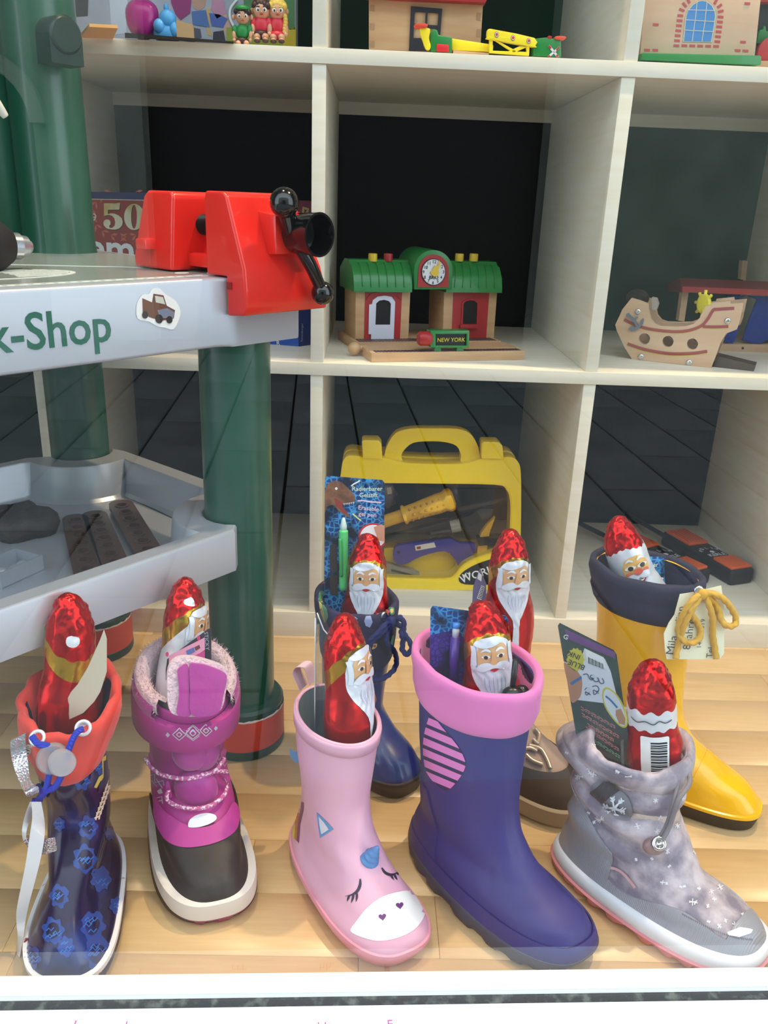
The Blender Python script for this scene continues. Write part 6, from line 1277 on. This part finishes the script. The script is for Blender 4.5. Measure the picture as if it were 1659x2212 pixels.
# sticker card in the magenta boot
t, pl = card('sticker_card', 'small black edged card of pink stickers in the fur collar boot', 'card', atY(410, 1420, -.405), (-.12, -1, .3), [(358,1446),(361,1424),(450,1358),(455,1357),(456,1362),(456,1500),(358,1540)], .0008, mat('black_gloss_card', (52, 44, 56), .3))
K = lambda p: sc(p, 250, 1300, 6.636)
pk(t, pl, 'pink_panel', K([(765,770),(1275,510),(1278,690),(800,990),(760,990)]), mat('pink_panel_print', (232, 156, 186), .4)); pk(t, pl, 'magenta_panel', K([(1110,780),(1280,700),(1280,900),(1100,900)]), mat('magenta_panel_print', (206, 70, 140), .4), .0005)
pk(t, pl, 'badge_print', K(circ(740, 750, 22, 35)), mat('badge_pink', (206, 60, 120), .4), .0006); pk(t, pl, 'badge_print', K(circ(1190, 515, 24, 34)), mat('badge_pink', (206, 60, 120), .4), .0006)
pk(t, pl, 'figure_print', K([(1010,700),(1120,650),(1140,715),(1030,770)]), mat('figure_blue', (96, 110, 176), .4), .0006); pk(t, pl, 'figure_print', K([(1130,650),(1200,615),(1215,660),(1150,700)]), mat('figure_brown', (110, 60, 60), .4), .0006)
pl.text('lettering', 'STICKY', K([(1305, 560)])[0], K([(1318, 700)])[0], .0035, mat('grey_print', (170, 170, 178), .5), t, .0006, 0)

# plain paper card in the left boot
Pq = [(145.8,1556),(146,1509),(153,1495),(168,1478),(190,1441),(217,1380),(224,1361),(230,1380),(230,1451),(216,1495),(203,1516),(180,1540)]
pl = Plane(atY(185, 1470, -.470), (-.25, -1, .15)); vv, f = poly3([[pl(u, v) for u, v in Pq]], .0006, pl.n); tag(mk('paper_card', vv, f, mat('beige_card', (206, 190, 168), .7)), 'blank beige card standing beside the Santa in the left navy boot', 'card')
# clear blister pack with price sticker in the pink boot
t = thing('blister_pack', 'clear plastic blister pack seen edge-on, in the pale pink boot', 'package', atY(697, 1590, -.432))
pl = Plane(atY(697, 1480, -.436), (-.25, -1, .1)); v, f = poly3([[pl(u, v) for u, v in [(681,1335),(685,1324),(690,1334),(712,1397),(714,1600),(680,1580)]]], .012, pl.n); mk('clear_shell', v, f, clear_mat('clear_shell', (.86, .88, .9), k=2.2), t)
for a in (((685,1324),(699,1360),(713,1397),(714,1600)), ((681,1335),(680,1580)), ((712,1397),(728,1381))): mk('shell_edge', *tube([pl(u, v, .0006) for u, v in a], .0006, 6, 3), mat('shell_edge_plastic', (214, 220, 226), .25), t, smooth=True)
pl.poly('backing_card', [(700,1376),(716,1400),(716,1600),(701,1600)], .0006, mat('backing_green', (36, 58, 40), .5), t, -.013); pl.poly('price_sticker', [(702,1418),(714,1434),(713,1465),(702,1462)], .0003, whitep, t, -.012)
# other small cards
t, pl = card('pen_card', 'small blue scale patterned card beside the Santa in the yellow boot', 'card', (.4, -.262, .3), (.1, -1, .25), [(1390,1202),(1430,1203),(1435,1207),(1437,1275),(1392,1275)], .0008, blue_sc)
pl.text('lettering', 'barer', (1408, 1221), (1425, 1219), .0042, pw, t, .0005, .01); pl.text('lettering', 'ift', (1411, 1233), (1425, 1231), .0042, pw, t, .0005, .01); pk(t, pl, 'dash_print', stroke([(1412,1250),(1425,1248),(1433,1250)], 3), pp)
t, pl = card('paper_packet', 'lilac paper packet with barcode behind the tall Santa', 'package', (.21, -.262, .25), (-.2, -1, .1), [(1020,1300),(1022,1268),(1032,1240),(1037,1228),(1041,1240),(1050,1262),(1050,1330),(1018,1330)], .002, mat('lilac_paper', (112, 104, 146), .6))
pk(t, pl, 'white_label', [(1034,1236),(1041,1242),(1040,1256),(1031,1250)], whitep, .0004); pk(t, pl, 'barcode_label', [(1040,1264),(1047,1268),(1040,1296),(1030,1292)], whitep, .0004)
for i in range(8): a = i/8; pk(t, pl, 'barcode_line', [(1040-9*a, 1266+26*a), (1046-6*a, 1269+26*a), (1046-6*a, 1270.5+26*a), (1040-9*a, 1267.5+26*a)], black, .0007)

# tag and rope on the yellow boot
Pt = [(1468.8,1283.6),(1500,1279),(1558,1265),(1562,1290),(1565.5,1328),(1564,1412),(1555,1423.6),(1518,1424),(1440,1424),(1436,1400),(1434,1369),(1445,1345),(1457,1328)]
t, pl = card('paper_tag', 'cream paper tag with handwriting, hung from the yellow boot', 'tag', atY(1510, 1330, -.348), (.12, -1, .12), Pt, .0005, mat('cream_paper', (238, 236, 208), .7))
pen = mat('pen_line', (70, 70, 76), .6)
K = lambda p: sc(p, 1180, 1080, 3.463)
pl.text('handwriting', 'Mila', K([(940, 1085)])[0], K([(962, 985)])[0], .0085, pen, t, .0004, -.012, skew=9); pl.text('handwriting', '8 Jahre', K([(1068, 1005)])[0], K([(1085, 900)])[0], .0078, pen, t, .0004, -.012, skew=9); pl.text('handwriting', 'Tel', K([(1225, 1140)])[0], K([(1235, 1080)])[0], .0062, pen, t, .0004, -.012, skew=9); pl.text('handwriting', '14.12.2019', K([(1158, 1000)])[0], K([(1178, 870)])[0], .0048, pen, t, .0004, -.012, skew=9)
pl.text('handwriting', 'linn', K([(1000, 850)])[0], K([(1015, 760)])[0], .0075, pen, t, .0004, -.012, skew=9)
ry = mat('mustard_rope', (214, 166, 62), .8)
t = thing('cord_bow', 'mustard yellow cord tied in a bow over the paper tag', 'cord', atY(1520, 1278, -.36))
for pts in ([(1168,700),(1110,735),(1050,810),(1000,910),(990,990),(1020,1050),(1085,1070),(1140,1040),(1155,985),(1130,920),(1095,870),(1075,820),(1110,760),(1165,710)], [(1175,700),(1260,705),(1340,755),(1400,840),(1420,900),(1400,940),(1350,940),(1310,900),(1285,820),(1240,750),(1190,715)], [(1170,705),(1100,800),(1035,930),(1000,1030),(980,1110),(968,1190)], [(1180,705),(1220,790),(1245,900),(1245,1010),(1260,1110),(1272,1188)]):
    P3 = [atP(u, v, pl.P+pl.n*(.0045+.0025*math.sin(i*1.3)), pl.n) for i, (u, v) in enumerate(K(pts))]; mk('cord', *rope(P3, .0029, pitch=.0085), ry, t, smooth=True)
mk('knot', *ell(atP(*K([(1172, 705)])[0], pl.P+pl.n*.006, pl.n), (.005, .0045, .0055)), ry, t, smooth=True)
YEL.part('eyelet', lathe([(.003, 0), (.0052, 0), (.005, .0016), (.003, .0016)], 20, axisM(atP(*K([(1140, 678)])[0], pl.P+pl.n*.004, pl.n), pl.n)), chrome)

# silver ribbon on the left boot
hol = mat('silver_holographic', (206, 212, 222), .2, .85, bump=('voronoi', 500, .5, .001), vary=(300, (230, 200, 220), .45, .6))
rbm = mat('white_ribbon', (222, 220, 226), .35, .1)
t = thing('gift_ribbon', 'silver and white curling gift ribbon tied to the left navy boot', 'ribbon', atY(55, 2050, -.525))
K = lambda p: sc(p, 0, 1380, 2.95)
def strip(L, R, ya, yb, m, nm, tw=.004):
    a = smooth_path([atY(*q, ya+(yb-ya)*i/(len(L)-1)) for i, q in enumerate(K(L))], 5); c = smooth_path([atY(*q, ya+(yb-ya)*i/(len(R)-1)+tw*math.sin(i*1.7)) for i, q in enumerate(K(R))], 5)
    rows = []
    for i, (p, q) in enumerate(zip(a, c)):
        d = Vector((0, .0004, 0)); rows.append([p, q, q+d, p+d])
    mk(nm, *loft(rows), m, t, angle=60)
strip([(68,650),(70,740),(100,850),(150,970),(170,1000)], [(162,600),(165,700),(180,800),(195,900),(240,945)], -.50, -.515, hol, 'ribbon_loop')
strip([(150,680),(200,672),(260,680),(296,690)], [(165,760),(205,720),(258,690),(298,684)], -.498, -.505, hol, 'ribbon_end')
strip([(150,960),(165,985),(180,1010)], [(215,940),(245,945),(248,980)], -.516, -.520, hol, 'ribbon_knot')
strip([(190,1040),(160,1120),(140,1220),(150,1290),(185,1320)], [(225,1040),(200,1130),(170,1220),(170,1280),(200,1320)], -.515, -.52, rbm, 'ribbon_curl')
strip([(200,1040),(205,1140),(190,1250),(160,1450),(110,1700),(104,1790),(112,1900),(105,2050),(105,2150)], [(262,1040),(285,1180),(278,1300),(245,1460),(195,1650),(165,1780),(150,1900),(125,2040),(118,2150)], -.518, -.54, rbm, 'ribbon_tail')
strip([(150,1290),(200,1350),(270,1375),(365,1350)], [(172,1270),(225,1285),(290,1275),(350,1265)], -.522, -.518, hol, 'ribbon_curl')
